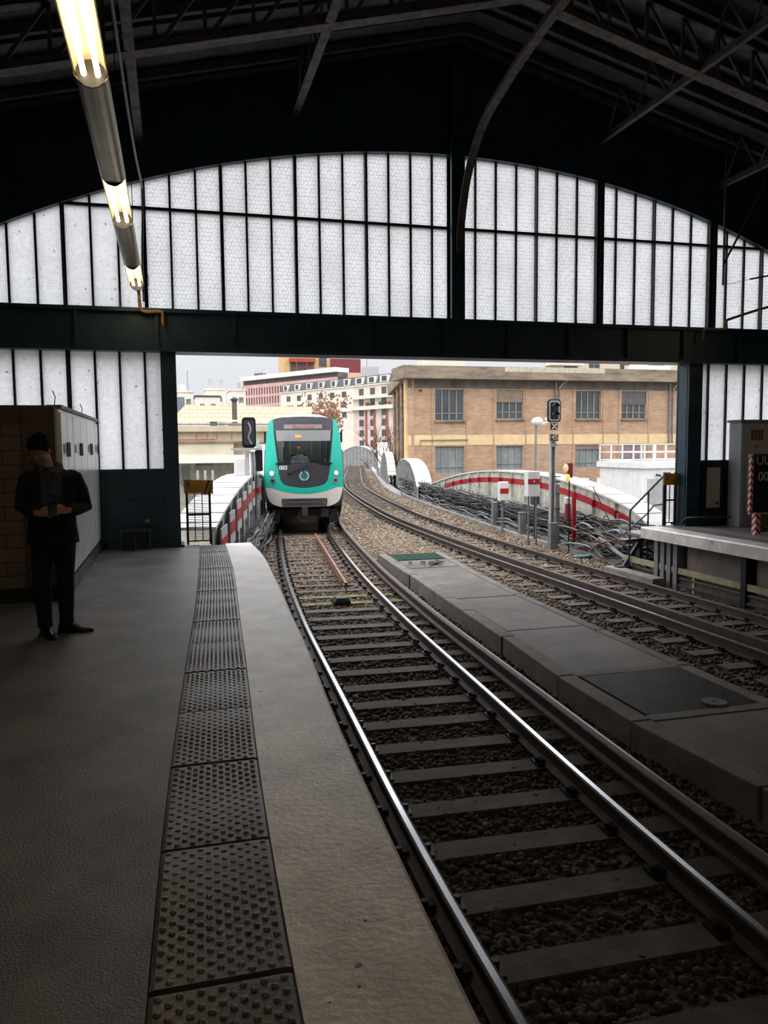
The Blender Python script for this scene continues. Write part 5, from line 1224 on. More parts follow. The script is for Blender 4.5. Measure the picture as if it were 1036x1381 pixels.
def sig_head(cx, cz, y, hx, hz, root, back=False):
    m = MB(); m.prism(rrect(cx, cz, hx, hz, .09, y), (0, .05, 0)); hd = m.build('head_board', M_black, root)
    if not back:
        m = MB(); m.prism(rrect(cx, cz, hx - .035, hz - .035, .07, y - .006), (0, .006, 0)); m.build('white_border', M_lgrey, hd)
        m = MB(); m.prism(rrect(cx, cz, hx - .075, hz - .075, .04, y - .012), (0, .008, 0)); m.build('lamp_panel', M_black, hd)
        for dz in (.11, -.11):
            m = MB(); m.tube([(cx, y - .012, cz + dz), (cx, y - .03, cz + dz)], .075, 16); m.build('lens', M_glassd, hd)
            m = MB(); m.loft([[(cx + .088 * cos(a), yy_, cz + dz + .088 * sin(a)) for a in [pi * k / 8 for k in range(9)]] for yy_ in (y - .01, y - .14)], caps=False, closed=False); m.loft([[(cx + .084 * cos(a), yy_, cz + dz + .084 * sin(a)) for a in [pi * k / 8 for k in range(9)][::-1]] for yy_ in (y - .01, y - .14)], caps=False, closed=False); m.build('hood', M_dgrey, hd)
    return hd
sig_head(9.72, 2.50, 18.9, .19, .30, t)
pm = MB(); pm.box(9.62, 9.82, 18.9, 18.93, 2.0, 2.18); pp = pm.build('cross_plate', M_black, t)
pm = MB(); pm.bar((9.67, 18.89, 2.04), (9.77, 18.89, 2.14), .01, .035, up=(0, 1, 0)); pm.bar((9.67, 18.89, 2.14), (9.77, 18.89, 2.04), .01, .035, up=(0, 1, 0)); pm.obox((9.72, 18.892, 2.09), V3((.07, 0, .07)) * .9, (0, .004, 0), V3((-.013, 0, .013))); pm.obox((9.72, 18.892, 2.09), V3((.07, 0, -.07)) * .9, (0, .004, 0), V3((.013, 0, .013))); pm.build('white_cross', M_white, pp)
pm = MB(); pm.box(9.58, 9.84, 18.9, 18.93, 1.70, 1.90); pp = pm.build('speed_plate', mat('plate_beige', rgb(200, 190, 160), rough=.5), t)
pm = MB(); pm.box(9.62, 9.84, 18.89, 18.9, 1.715, 1.885); pm.build('speed_face', mat('plate_dark_brown', rgb(60, 48, 40), rough=.5), pp)
text_mesh('speed_number', '45', .19, mat('plate_beige', rgb(200, 190, 160)), pp, face_cam((9.73, 18.885, 1.80)), .002, .004, label='pale number 45')
pm = MB(); pm.box(9.61, 9.83, 18.92, 18.95, 1.56, 1.65); pp = pm.build('number_plate', M_lgrey, t)
text_mesh('plate_digits', '1113', .07, M_black, pp, face_cam((9.72, 18.915, 1.605)), .001, label='small black digits')
for z in (.62, .3, -.1, .75):
    MB().box(9.78, 9.92, 18.9, 18.96, z, z + .03).build('clip', M_dgrey, t)
# street lamp far behind signal
t = thing('street_lamp', 'white globe street lamp on a thin pole in front of the brick building', 'street lamp', (16.05, 33, -7))
MB().tube([(16.05, 33, -7), (16.05, 33, 2.55)], [.09, .05], 10).build('pole', M_mgrey, t)
MB().ell((16.12, 33, 2.68), (.26, .26, .2), 18, 12).build('globe', M_white, t, smooth=True)
MB().tube([(16.1, 33, 2.45), (16.5, 33, 2.62), (16.9, 33, 2.75)], .04, 8).build('arm', M_white, t)
MB().ell((16.75, 33, 2.78), (.26, .15, .1), 14, 8).build('arm_head', M_white, t, smooth=True)
# telephone box post
t = thing('signal_lamp_post', 'thin pole with a red box and two small amber lamps beside the cables', 'lamp post', (8.98, 16.5, -1.1))
t.location.x = 9.6; t.location.y = 17.8; WM[t] = Matrix.Translation((9.6, 17.8, -1.1))
MB().tube([(9.58, 17.8, -1.1), (9.58, 17.8, .95)], .018, 8).build('pole', M_black, t)
MB().box(9.52, 9.66, 17.75, 17.85, .78, 1.16).build('red_box', mat('dull_red', rgb(140, 40, 48), rough=.5), t, bevel=.02)
for x, z, m_ in ((9.44, 1.03, mat('amber_pale', rgb(245, 215, 170), emit=.5)), (9.49, .78, mat('amber_lit', rgb(250, 205, 110), emit=.7))):
    MB().ell((x, 17.72, z), (.065, .05, .10), 12, 8).build('amber_lamp', m_, t, smooth=True)
t = thing('red_cabinet_post', 'short red post with a white-capped red unit among the cables', 'post', (9.78, 18, -1.1))
MB().box(9.78, 9.86, 17.95, 18.03, -.9, .42).build('post', M_red, t); MB().box(9.56, 9.70, 17.9, 18.0, -.3, .12).build('red_unit', mat('dull_red2', rgb(160, 50, 56), rough=.5), t, bevel=.02); MB().box(9.55, 9.71, 17.89, 18.01, .12, .28).build('white_cap', M_white, t, bevel=.01)
t = thing('equipment_box', 'white box with a red band standing over the cable racks left of the signal', 'equipment box', (9.35, 19.4, -1.1))
MB().box(9.22, 9.57, 19.4, 19.65, .22, .90).build('casing', M_white, t, bevel=.01); MB().box(9.215, 9.575, 19.39, 19.4, .56, .70).build('red_band', M_red, t)
MB().box(9.38, 9.41, 19.385, 19.39, .60, .66).build('mark', M_white, t)
for x in (9.27, 9.5): MB().box(x, x + .04, 19.5, 19.54, -1.1, .22).build('leg', M_mgrey, t)
t = thing('equipment_box', 'smaller white box with a red band, farther left along the red-striped girder', 'equipment box', (9.2, 22.6, -1.1))
bx_ = rb(22.6).x - .75
bx_ = 9.75
MB().box(bx_, bx_ + .28, 22.5, 22.7, -.1, .48).build('casing', M_white, t, bevel=.01); MB().box(bx_ - .004, bx_ + .284, 22.49, 22.5, .12, .28).build('red_band', M_red, t); MB().box(bx_ + .1, bx_ + .16, 22.6, 22.65, -1.1, -.1).build('leg', M_mgrey, t)
mb = MB(); mb.box(9.66, 9.86, 20.0, 20.2, -.05, .42); mb.box(9.74, 9.78, 20.1, 20.14, -1.1, -.05); mb.build('junction_box', M_dgrey, label='dark grey junction box between the white box and the signal', cat='junction box', bevel=.01)
for i, (x, y, h) in enumerate(((9.55, 18.6, -.45), (9.98, 21.4, -.4), (9.8, 15.6, -.5), (10.3, 24.2, -.3))):
    mb = MB(); mb.box(x - .1, x + .1, y - .08, y + .08, -1.1, h); mb.box(x - .11, x + .11, y - .09, y + .09, h, h + .03)
    mb.build('relay_case', [M_mgrey], label=['grey relay case beside the signal post foot', 'grey relay case left of the white box', 'low grey relay case near the right platform end', 'grey relay case far along the racks'][i], cat='relay case', bevel=.008)
mb = MB(); mb.tube([(9.95, 16.2, -.5), (9.55, 16.6, .62)], .012, 6); mb.build('leaning_rod', M_rust, label='thin rusty rod leaning against the red-striped girder', cat='rod')
# handrail and mesh on girder walkway beyond
t = thing('stair_handrail', 'dark sloping handrail with fine wire mesh at the right platform end', 'handrail', (9.4, 14.2, -.9))
MB().tube([(9.02, 14.2, .12), (9.04, 14.2, .26), (9.86, 14.2, 1.0), (9.95, 14.2, 1.0)], .022, 8).build('rail', M_dgrey, t)
for x, z in ((9.03, .26), (9.45, .64), (9.86, 1.0)): MB().box(x - .014, x + .014, 14.19, 14.21, -.9, z).build('post', M_dgrey, t)
MB().tube([(8.9, 14.25, -.25), (9.45, 14.25, .16), (9.62, 14.25, .34), (9.86, 14.25, .36)], .02, 8).build('lower_rail', M_mgrey, t)
mb = MB(); x = 9.46
while x < 9.86:
    z1 = .64 + (x - 9.45) * .87; mb.bar((x, 14.22, -.1), (x, 14.22, z1), .003, .003, up=(0, 1, 0)); x += .03
z = -.1
while z < 1.0:
    xs_ = max(9.46, 9.45 + (z - .64) / .87); mb.bar((xs_, 14.22, z), (9.86, 14.22, z), .003, .003, up=(0, 1, 0)); z += .03
mb.build('wire_mesh', M_lgrey, t)
mb = MB(); mb.box(9.0, 10.8, 13.45, 14.5, -.25, -.2)
for i in range(4): mb.box(9.2 + .1 * i, 10.6, 14.5 + .28 * i, 14.8 + .28 * i, -.3 - .17 * i, -.26 - .17 * i)
mb.build('platform_steps', M_mgrey, label='grey metal landing and steps behind the right platform end', cat='steps')
# left signal seen from behind
t = thing('signal_post', 'black signal seen from behind on a cable-wrapped white post left of the train', 'railway signal', (2.0, 22.2, -1.1))
def lx(px, y): return (px - 518) / 1060.0
sx0 = 2.06
sig_head(sx0, 2.02, 22.0, .19, .42, t, back=True)
MB().prism(rrect(sx0, 2.02, .13, .34, .06, 21.86), (0, .14, 0)).build('lamp_housing', M_dgrey, t)
MB().tube(bez([(sx0 - .03, 21.84, 2.3), (sx0 + .03, 21.8, 2.1), (sx0 - .03, 21.8, 1.9), (sx0 + .05, 21.82, 1.7)], 5), .022, 8).build('loose_cable', M_cableg, t)
MB().box(sx0 - .5, sx0 + .3, 21.8, 22.1, 1.54, 1.60).build('bracket', M_lgrey, t)
MB().box(sx0 - .12, sx0 + .0, 22.0, 22.12, -1.1, 1.55).build('post', M_white, t)
for k, x in enumerate((.03, .07, .11, .15)): MB().tube(bez([(sx0 + x, 21.95, 1.5), (sx0 + x + .02, 21.95, .9), (sx0 + x - .02, 21.95, .1), (sx0 + x, 21.95, -.9)], 5), .02, 6).build('cable', M_cable if k % 2 else M_cableg, t)
MB().box(sx0 - .42, sx0 - .14, 21.9, 22.1, .75, 1.3).build('white_case', M_white, t, bevel=.01)
MB().box(sx0 + .16, sx0 + .36, 21.95, 22.1, .95, 1.55).build('side_lamp', M_black, t, bevel=.03)
MB().box(sx0 + .18, sx0 + .27, 22.05, 22.15, -.9, .85).build('side_post', M_girdg, t); MB().box(sx0 + .18, sx0 + .27, 22.03, 22.05, .35, .5).build('red_mark', M_red, t)
# signal far beyond left girder (light post)
mb = MB(); mb.box(2.86, 2.98, 28.0, 28.1, -1.1, 1.9); mb.box(2.98, 3.08, 28.0, 28.1, .9, 1.7); mb.build('trackside_cabinet', M_lgrey, label='pale grey post and cabinet just left of the train', cat='cabinet')
# ---------------------------------------------------------------- city beyond
def facade(root, p0, p1, z0, z1, th, m, holes, frame_m=M_white, glass_m=M_glassm, rec=.15, mull=2, name='wall', winname='window', blind=None, transom=.25, sill_m=None):
    """wall between plan points with recessed windows; holes: (u0,u1,za,zb) along the wall in metres"""
    P0, P1 = V3((p0[0], p0[1], 0)), V3((p1[0], p1[1], 0)); D = P1 - P0; ln = D.length; D.normalize(); N = V3((-D.y, D.x, 0))   # N points away from camera
    us = sorted(set([0, ln] + [h[0] for h in holes] + [h[1] for h in holes])); zs = sorted(set([z0, z1] + [h[2] for h in holes] + [h[3] for h in holes]))
    def at(u, z, o=0.0): return P0 + D * u + N * o + V3((0, 0, z))
    mb = MB()
    for i in range(len(us) - 1):
        j = 0
        while j < len(zs) - 1:
            uc = (us[i] + us[i + 1]) / 2; blocked = lambda jj: any(h[0] < uc < h[1] and h[2] < (zs[jj] + zs[jj + 1]) / 2 < h[3] for h in holes)
            if blocked(j): j += 1; continue
            k = j
            while k + 1 < len(zs) - 1 and not blocked(k + 1): k += 1
            a, b = at(us[i], zs[j]), at(us[i + 1], zs[k + 1])
            mb.prism([at(us[i], zs[j]), at(us[i + 1], zs[j]), at(us[i + 1], zs[k + 1]), at(us[i], zs[k + 1])], N * th); j = k + 1
    mb.build(name, m, root)
    for hi, h in enumerate(holes):
        u0, u1, a, b = h[:4]; fm = MB(); f = .05 if u1 - u0 > 1.5 else .07
        def bar_(ua, ub, za, zb, o=0.0): fm.obox((at(ua, za, rec + o) + at(ub, zb, rec + o)) / 2, D * abs(ub - ua) / 2, N * .03, (0, 0, abs(zb - za) / 2))
        bar_(u0, u0 + f, a, b); bar_(u1 - f, u1, a, b); bar_(u0, u1, a, a + f); bar_(u0, u1, b - f, b)
        for k in range(1, mull): u = u0 + (u1 - u0) * k / mull; bar_(u - f / 2, u + f / 2, a, b)
        if transom: z = a + (b - a) * transom; bar_(u0, u1, z - f / 3, z + f / 3)
        w_ = fm.build(winname, frame_m, root)
        g = MB(); g.obox((at(u0, a, rec + .05) + at(u1, b, rec + .05)) / 2, D * (u1 - u0) / 2, N * .01, (0, 0, (b - a) / 2)); g.build('pane', glass_m, w_)
        if blind and hi in blind:
            fr, bm_ = blind[hi]; q = MB(); q.obox((at(u0, b - (b - a) * fr, rec - .06) + at(u1, b, rec - .06)) / 2, D * (u1 - u0) / 2 * .98, N * .02, (0, 0, (b - a) * fr / 2)); q.build('blind', bm_, w_)
        if sill_m: q = MB(); q.obox(at((u0 + u1) / 2, a - .05, -.04), D * ((u1 - u0) / 2 + .05), N * .1, (0, 0, .05)); q.build('sill', sill_m, w_)
    return at
# street level ground far below
mb = MB(); mb.box(-80, 200, 13.6, 330, -7.4, -7.2); mb.build('floor', mat('street_asphalt', rgb(120, 118, 116), rough=.9), kind=KS)
# viaduct deck
mb = MB(); vs = []
yy = [13.4 + 2 * i for i in range(60)]
for y in yy:
    a = tpt(T1, y, -2.1); b = tpt(T2, y, 3.3 if y < 30 else 2.9)
    vs += [(a.x, y, -1.16), (b.x, y, -1.16), (b.x, y, -1.9), (a.x, y, -1.9)]
mb.add(vs, [(i * 4 + k, i * 4 + (k + 1) % 4, (i + 1) * 4 + (k + 1) % 4, (i + 1) * 4 + k) for i in range(len(yy) - 1) for k in range(4)] + [(0, 1, 2, 3)])
mb.build('trim_8', M_girdg, kind=KS)

# brick building
M_brick = brick_mat('orange_brick', rgb(204, 164, 130), rgb(182, 138, 102), rgb(190, 170, 150), .46, .10, .018, 'xz', rough=.85, var=.25)
M_brick2 = brick_mat('orange_brick_side', rgb(204, 164, 130), rgb(182, 138, 102), rgb(190, 170, 150), .46, .10, .018, 'yz', rough=.85, var=.25)
M_band = mat('cream_band', rgb(230, 202, 154), rough=.8, var=.12, scale=1)
M_corn = mat('weathered_cornice', rgb(150, 134, 116), rough=.9, var=.35, scale=1.2, stretch=(.6, 1, 2.2))
M_corn2 = mat('dark_frieze', rgb(112, 104, 98), rough=.9, var=.35, scale=1)
M_fram = mat('window_frame_grey', rgb(170, 168, 156), rough=.6, var=.15); M_framb = mat('window_frame_bluegrey', rgb(150, 162, 172), rough=.6, var=.15)
M_blind1 = mat('tan_blind', rgb(146, 128, 108), rough=.7); M_blind2 = mat('dark_blind', rgb(104, 100, 100), rough=.7); M_blind3 = mat('mauve_blind', rgb(142, 124, 124), rough=.7)
bb = thing('brick_building', 'two-storey orange brick building with big windows and concrete cornice beyond the far track', 'building', (25, 50, -7.2))
BY = 50.0; X0 = 15.15; X1 = 44.0
wx = [(16.99, 19.04), (21.39, 23.36), (27.36, 29.32), (30.97, 32.95), (36.2, 38.2)]
up = [(a - X0, b - X0, 3.28 if i == 0 else 3.40, 5.38) for i, (a, b) in enumerate(wx)]
facade(bb, (X0, BY), (X1, BY), 2.34, 5.46, .4, M_brick, up, M_fram, M_glassd, mull=4, name='brick_wall', blind={1: (.42, M_blind1), 3: (.48, M_blind2)}, transom=.24, sill_m=M_corn)
lo = [(a - X0, b - X0, -.25 if i == 0 else -.02, 1.58) for i, (a, b) in enumerate(wx)]
at_ = facade(bb, (X0, BY), (X1, BY), -2.2, 1.66, .4, M_brick, lo, M_framb, M_glassm, mull=4, name='brick_wall', blind={2: (.18, M_blind3), 3: (.60, M_blind3)}, transom=.24)
MB().box(X0 - .0, X1, BY - .03, BY + .4, 1.66, 2.34).build('cream_band', M_band, bb)
MB().box(X0, X1, BY - .1, BY + .5, -7.2, -2.2).build('base_wall', M_corn2, bb)
MB().box(X0, X1, BY - .05, BY + .4, 5.46, 6.12).build('frieze', M_corn2, bb)
MB().box(X0 - .6, X1, BY - .75, BY + 2, 6.02, 6.85).build('cornice', M_corn, bb)
MB().box(X0 + 6.5, X0 + 14.0, BY - .76, BY - .74, 6.52, 6.87).build('peeled_patch', mat('bare_plaster', rgb(200, 190, 170), rough=.9, var=.2), bb)
for i, x in enumerate([16.72, 19.16, 21.12, 23.5, 27.1, 29.45, 30.7, 33.1]):
    MB().box(x, x + .1, BY - .05, BY, -2.2, 5.46).build('pilaster_strip', M_brick, bb)
for x in (25.75, 34.8):
    MB().tube([(x, BY - .12, 6.0), (x, BY - .12, 1.6 if x > 30 else 4.5)], .07, 8).build('drain_pipe', M_mgrey, bb); MB().tube([(x + .28, BY - .1, 5.5), (x + .28, BY - .1, 1.6 if x > 30 else 4.5)], .05, 8).build('drain_pipe', M_mgrey, bb)
    MB().tube([(x + .28, BY - .1, 5.5), (x + .5, BY - .1, 5.8), (x + .9, BY - .3, 6.1)], .05, 8).build('pipe_elbow', M_lgrey, bb)
MB().tube([(15.9, BY - .1, 1.6), (15.9, BY - .1, 2.0), (19.3, BY - .1, 2.02)], .04, 6).build('wall_pipe', M_mgrey, bb)
# side wall running away along the street
SX, SY = 18.6, 66.0
sd = [(1.2, 3.0, -.5, 1.6), (4.5, 6.3, -.5, 1.6), (8, 10, -.5, 1.6), (1.2, 3.0, 3.3, 5.3), (4.5, 6.3, 3.3, 5.3), (8, 10, 3.3, 5.3)]
facade(bb, (SX, SY), (X0, BY), -7.2, 6.0, .35, M_brick2, [(16.4 - b, 16.4 - a, c, d) for a, b, c, d in sd], M_fram, M_glassd, rec=.15, mull=2, name='side_wall')
for u in (.02, .25, .5, .75):
    x = X0 + (SX - X0) * u; y = BY + (SY - BY) * u; MB().box(x - .22, x + .12, y - .1, y + .3, -7.2, 6.0).build('side_pilaster', M_band if u < .1 else M_corn, bb)
MB().prism([(X0 - .6, BY - .75, 6.0), (X0 + .3, BY, 6.0), (SX + .3, SY, 6.0), (SX - .6, SY - .3, 6.0)], (0, 0, .8)).build('side_cornice', M_corn, bb)
MB().prism([(X0, BY + .3, 6.1), (X1, BY + .3, 6.1), (X1, SY, 6.1), (SX, SY, 6.1)], (0, 0, .3)).build('roof', M_corn2, bb)
MB().box(15.85, 16.0, BY - .25, BY - .1, 5.2, 5.32).build('security_camera', M_black, bb)
for x in (30.9, 32.9, 28.9):
    mb = MB(); mb.box(x - 4.9, x - 3.5, 44.62, 44.72, -1.0, -.5)
    mb.build('site_panel', M_white, label=['small white panel on the low wall left of the white stair cabin', 'small white panel nearest the white stair cabin', 'leftmost small white panel on the low wall'][(30.9, 32.9, 28.9).index(x)], cat='panel', group=None)
mb = MB(); mb.box(18, 40, 45, 45.3, -7.2, -1.0); mb.box(18, 40, 44.8, 45.4, -1.0, -.85); mb.build('street_wall', M_corn, label='long low weathered wall at street side in front of the brick building', cat='wall')
t = thing('white_railing', 'white tubular railing descending left of the white stair cabin', 'railing', (14, 27, -1.5))
for z in (-.55, -.75, -.95): MB().bar((14.1, 27, z), (16.8, 27, z), .04, .04).build('rail', M_white, t)
for x in (14.1, 15.4, 16.2): MB().box(x - .02, x + .02, 26.98, 27.02, -2.4, -.53).build('post', M_white, t)
MB().bar((16.1, 27, -.55), (17.1, 26.8, -1.5), .05, .05).build('sloped_rail', M_white, t)
# white stair cabin with railing on top
t = thing('stair_cabin', 'white rendered stair cabin with white roof railing right of the brick building windows', 'cabin', (18.6, 26.5, -7.2))
MB().box(17.0, 20.6, 26.0, 29.0, -7.2, .70).build('wall', M_white, t); MB().box(16.9, 20.7, 25.9, 29.1, .70, .92).build('roof_slab', M_white, t)
MB().box(17.25, 17.9, 25.97, 26.0, -3, .3).build('door_panel', M_lgrey, t); MB().tube([(17.55, 25.9, .45), (17.75, 25.9, .42)], .04, 8).build('wall_lamp', M_dgrey, t)
rr = MB()
for z in (.98, 1.3, 1.6): rr.box(16.92, 20.6, 25.93, 25.97, z - .02, z + .02); rr.box(16.92, 16.96, 25.9, 29, z - .02, z + .02); rr.box(16.92, 20.6, 28.9, 28.94, z - .02, z + .02)
for i in range(8): x = 16.94 + .52 * i; rr.box(x - .025, x + .025, 25.92, 25.98, .9, 1.62); rr.box(x - .02, x + .02, 28.9, 28.94, .9, 1.62)
rr.build('roof_railing', M_white, t)

# concrete structure on the left
tb_ = thing('concrete_station', 'tan concrete building with flat canopy left of the train', 'building', (3, 45, -7.2))
M_tan = mat('tan_concrete', rgb(200, 186, 160), rough=.85, var=.18, scale=.8, stretch=(1, 1, .4)); M_tan2 = mat('cream_concrete', rgb(222, 212, 186), rough=.85, var=.12, scale=.8)
MB().box(-6, 9.2, 44.6, 47, 2.52, 2.84).build('parapet', M_tan, tb_); MB().box(-6, 9.2, 44.9, 47, 1.98, 2.52).build('upper_wall', M_tan, tb_)
MB().box(-6, 9.2, 44.4, 47, 1.88, 1.98).build('ledge', M_corn, tb_); MB().box(-6, 3.3, 44.5, 47, 1.2, 1.88).build('canopy_wall', M_tan2, tb_); MB().box(3.3, 9.2, 45.0, 47, 1.2, 1.88).build('canopy_wall', M_tan, tb_)
MB().prism([(-6, 44.1, .80), (9.2, 44.1, .80), (9.2, 44.4, 1.22), (-6, 44.4, 1.22)], (0, .5, 0)).build('canopy_fascia', M_tan2, tb_)
MB().box(-6, 9.2, 46.5, 47, -7.2, 1.2).build('lower_wall', mat('pale_render', rgb(206, 202, 186), rough=.9), tb_)  # lower wall in its own pale render colour
for i, (a, b) in enumerate(((.5, .85), (4.0, 4.45))): MB().box(a, b, 46.4, 46.5, -.6, .6).build('window', M_glassm, tb_)
MB().box(4.5, 4.95, 46.35, 46.5, -1.2, .5).build('red_door', mat('door_brown', rgb(130, 60, 40)), tb_); MB().box(4.6, 4.83, 46.3, 46.35, -.6, .3).build('door_pane', M_white, tb_)
MB().box(1.2, 2.2, 44.3, 45.3, .25, .8).build('duct_box', M_corn2, tb_)
for i, x in enumerate((1.3, 1.7, 2.1)): MB().tube([(x, 43.9, -1.5), (x, 43.9, .4)], .07, 8).build('vent_pipe', M_lgrey, tb_)
MB().tube([(.3, 44.35, 2.06), (2.3, 44.35, 2.08)], .03, 6).build('rusty_bar', mat('rust_red', rgb(170, 70, 56)), tb_)
for x in (1.3, 1.9, 2.4, 3.2): MB().box(x - .02, x + .02, 44.33, 44.37, 2.06, 2.4).build('rusty_peg', mat('rust_red', rgb(170, 70, 56)), tb_)
MB().box(2.1, 2.5, 45.2, 45.8, 2.84, 3.1).build('roof_unit', M_dgrey, tb_); MB().box(2.6, 2.9, 45.2, 45.8, 2.84, 3.12).build('roof_unit', M_lgrey, tb_); MB().box(3.1, 4.6, 45.4, 45.8, 2.84, 3.0).build('roof_unit', M_mgrey, tb_)
MB().tube([(-6, 45.0, 3.14), (9.2, 45.0, 3.10)], .05, 8).build('roof_rail', M_white, tb_); MB().tube([(-6, 45.2, 2.95), (9.2, 45.2, 2.93)], .04, 8).build('roof_rail', M_mgrey, tb_)
# pale panelled roof behind
sr = thing('panelled_roof', 'long cream panelled sloping roof behind the tan concrete building', 'roof', (5, 60, -7.2))
M_panel = brick_mat('cream_roof_panels', rgb(204, 180, 136), rgb(196, 164, 120), rgb(140, 116, 88), .62, .3, .035, 'xz', rough=.5, off=.5, var=.12)
MB().prism([(-.2, 58, 3.35), (10.0, 58, 3.35), (10.8, 62, 4.72), (1.05, 62, 4.78)], (0, .1, .1)).build('roof_slope', M_panel, sr)
MB().box(-2, 10.0, 58.2, 66, -7.2, 3.3).build('wall', M_tan2, sr)
MB().box(4.25, 4.6, 57.8, 58.1, 3.0, 5.0).build('vent_stack', M_corn2, sr); MB().box(4.15, 4.7, 57.7, 58.2, 5.0, 5.12).build('stack_cap', M_dgrey, sr)
MB().box(-2, 10.0, 57.4, 57.6, 3.15, 3.3).build('gutter', M_white, sr)
t = thing('grey_silo', 'small blue-grey tower at the left edge of the opening', 'tower', (.2, 70, -7)); MB().box(.2, 1.15, 70, 71, -7.2, 6.0).build('tower', mat('slate_blue', rgb(110, 122, 136)), t); MB().box(.15, 1.2, 69.9, 71, 4.3, 4.4).build('band', M_lgrey, t)

def grid(ln, n_, w_, z0, rows, fh, wh, m0=1.0, skip=()):
    out = []; sp = (ln - 2 * m0) / n_
    for r in range(rows):
        for i in range(n_):
            if (r, i) in skip: continue
            u = m0 + sp * (i + .5); out.append((u - w_ / 2, u + w_ / 2, z0 + r * fh, z0 + r * fh + wh))
    return out
# white apartment block with mansard (two wings)
M_apt = mat('white_render', rgb(236, 228, 214), rough=.85, var=.08, scale=.3); M_apt2 = mat('pale_pink_render', rgb(222, 206, 196), rough=.85, var=.15, scale=.3)
M_slate = mat('slate_roof', rgb(92, 94, 102), rough=.7, var=.2, scale=.6); M_redb = mat('red_brick_strip', rgb(170, 100, 84), rough=.85)
ap = thing('apartment_block', 'white apartment block with slate mansard roof and dormers behind the train', 'apartment building', (19, 108, -7.2))
A0, A1, A2 = (33.1, 247), (49.6, 217), (58.9, 198)
def plan(p, q, u): d = sqrt((q[0] - p[0]) ** 2 + (q[1] - p[1]) ** 2); return (p[0] + (q[0] - p[0]) * u / d, p[1] + (q[1] - p[1]) * u / d)
lnA = sqrt((A1[0] - A0[0]) ** 2 + (A1[1] - A0[1]) ** 2); lnB = sqrt((A2[0] - A1[0]) ** 2 + (A2[1] - A1[1]) ** 2)
facade(ap, A0, A1, -7.2, 18.5, .4, M_apt, grid(lnA, 6, 2.0, 9.9, 3, 2.85, 1.7, 1.5), M_fram, M_glassd, rec=.1, mull=2, name='long_wall', transom=0)
facade(ap, A1, A2, -7.2, 18.5, .4, M_apt2, grid(lnB, 4, 2.1, 1.5, 6, 2.85, 1.9, 1.0), M_fram, M_glassd, rec=.1, mull=2, name='near_wall', transom=0)
def along(p, q, u, o, z):
    d = V3((q[0] - p[0], q[1] - p[1], 0)).normalized(); n_ = V3((-d.y, d.x, 0)); return V3((p[0], p[1], 0)) + d * u + n_ * o + V3((0, 0, z))
for (p, q, ln, cnt) in ((A0, A1, lnA, 6), (A1, A2, lnB, 4)):
    m_ = MB(); m_.prism([along(p, q, 0, 0, 18.5), along(p, q, 0, .9, 21.1), along(p, q, 0, 6, 21.3), along(p, q, 0, 6, 18.5)], along(p, q, ln, 0, 0) - along(p, q, 0, 0, 0)); m_.build('mansard_roof', M_slate, ap)
    m_ = MB(); m_.obox(along(p, q, ln / 2, -.15, 18.5), (along(p, q, ln, 0, 0) - along(p, q, 0, 0, 0)) / 2, along(p, q, 0, .2, 0) - along(p, q, 0, 0, 0), (0, 0, .14)); m_.build('eaves_cornice', M_apt, ap)
    for i in range(cnt):
        u = ln * (i + .5) / cnt; wd = 1.15 if cnt == 6 else 1.7
        m_ = MB(); m_.obox(along(p, q, u, .45, 19.8), (along(p, q, wd, 0, 0) - along(p, q, 0, 0, 0)), (along(p, q, 0, .55, 0) - along(p, q, 0, 0, 0)), (0, 0, .9)); dm = m_.build('dormer', M_apt, ap)
        m_ = MB(); m_.obox(along(p, q, u, -.11, 19.8), (along(p, q, wd * .62, 0, 0) - along(p, q, 0, 0, 0)), (along(p, q, 0, .02, 0) - along(p, q, 0, 0, 0)), (0, 0, .7)); m_.build('dormer_window', M_glassd, dm)
for z in (15.2, 12.2):
    m_ = MB(); m_.obox(along(A1, A2, lnB / 2, -.6, z), (along(A1, A2, lnB, 0, 0) - along(A1, A2, 0, 0, 0)) / 2, along(A1, A2, 0, .6, 0) - along(A1, A2, 0, 0, 0), (0, 0, .45)); m_.build('balcony', M_apt, ap)
m_ = MB(); m_.obox(along(A0, A1, lnA / 2, -.2, 11.9), (along(A0, A1, lnA, 0, 0) - along(A0, A1, 0, 0, 0)) / 2, along(A0, A1, 0, .25, 0) - along(A0, A1, 0, 0, 0), (0, 0, .35)); m_.build('band_course', M_apt, ap)
for u in (5.5, 9.0, 14.2, 18.8):
    m_ = MB(); m_.obox(along(A1, A2, u, -.05, 4.0), (along(A1, A2, .4, 0, 0) - along(A1, A2, 0, 0, 0)), along(A1, A2, 0, .12, 0) - along(A1, A2, 0, 0, 0), (0, 0, 7.5)); m_.build('brick_strip', M_redb, ap)
for u, c in ((7, M_leaf), (12.5, M_green), (16, M_redb)):
    m_ = MB(); q_ = along(A1, A2, u, -.9, 13.3); m_.ell(q_, (.7, .5, .5), 8, 6); m_.build('balcony_plants', c, ap)
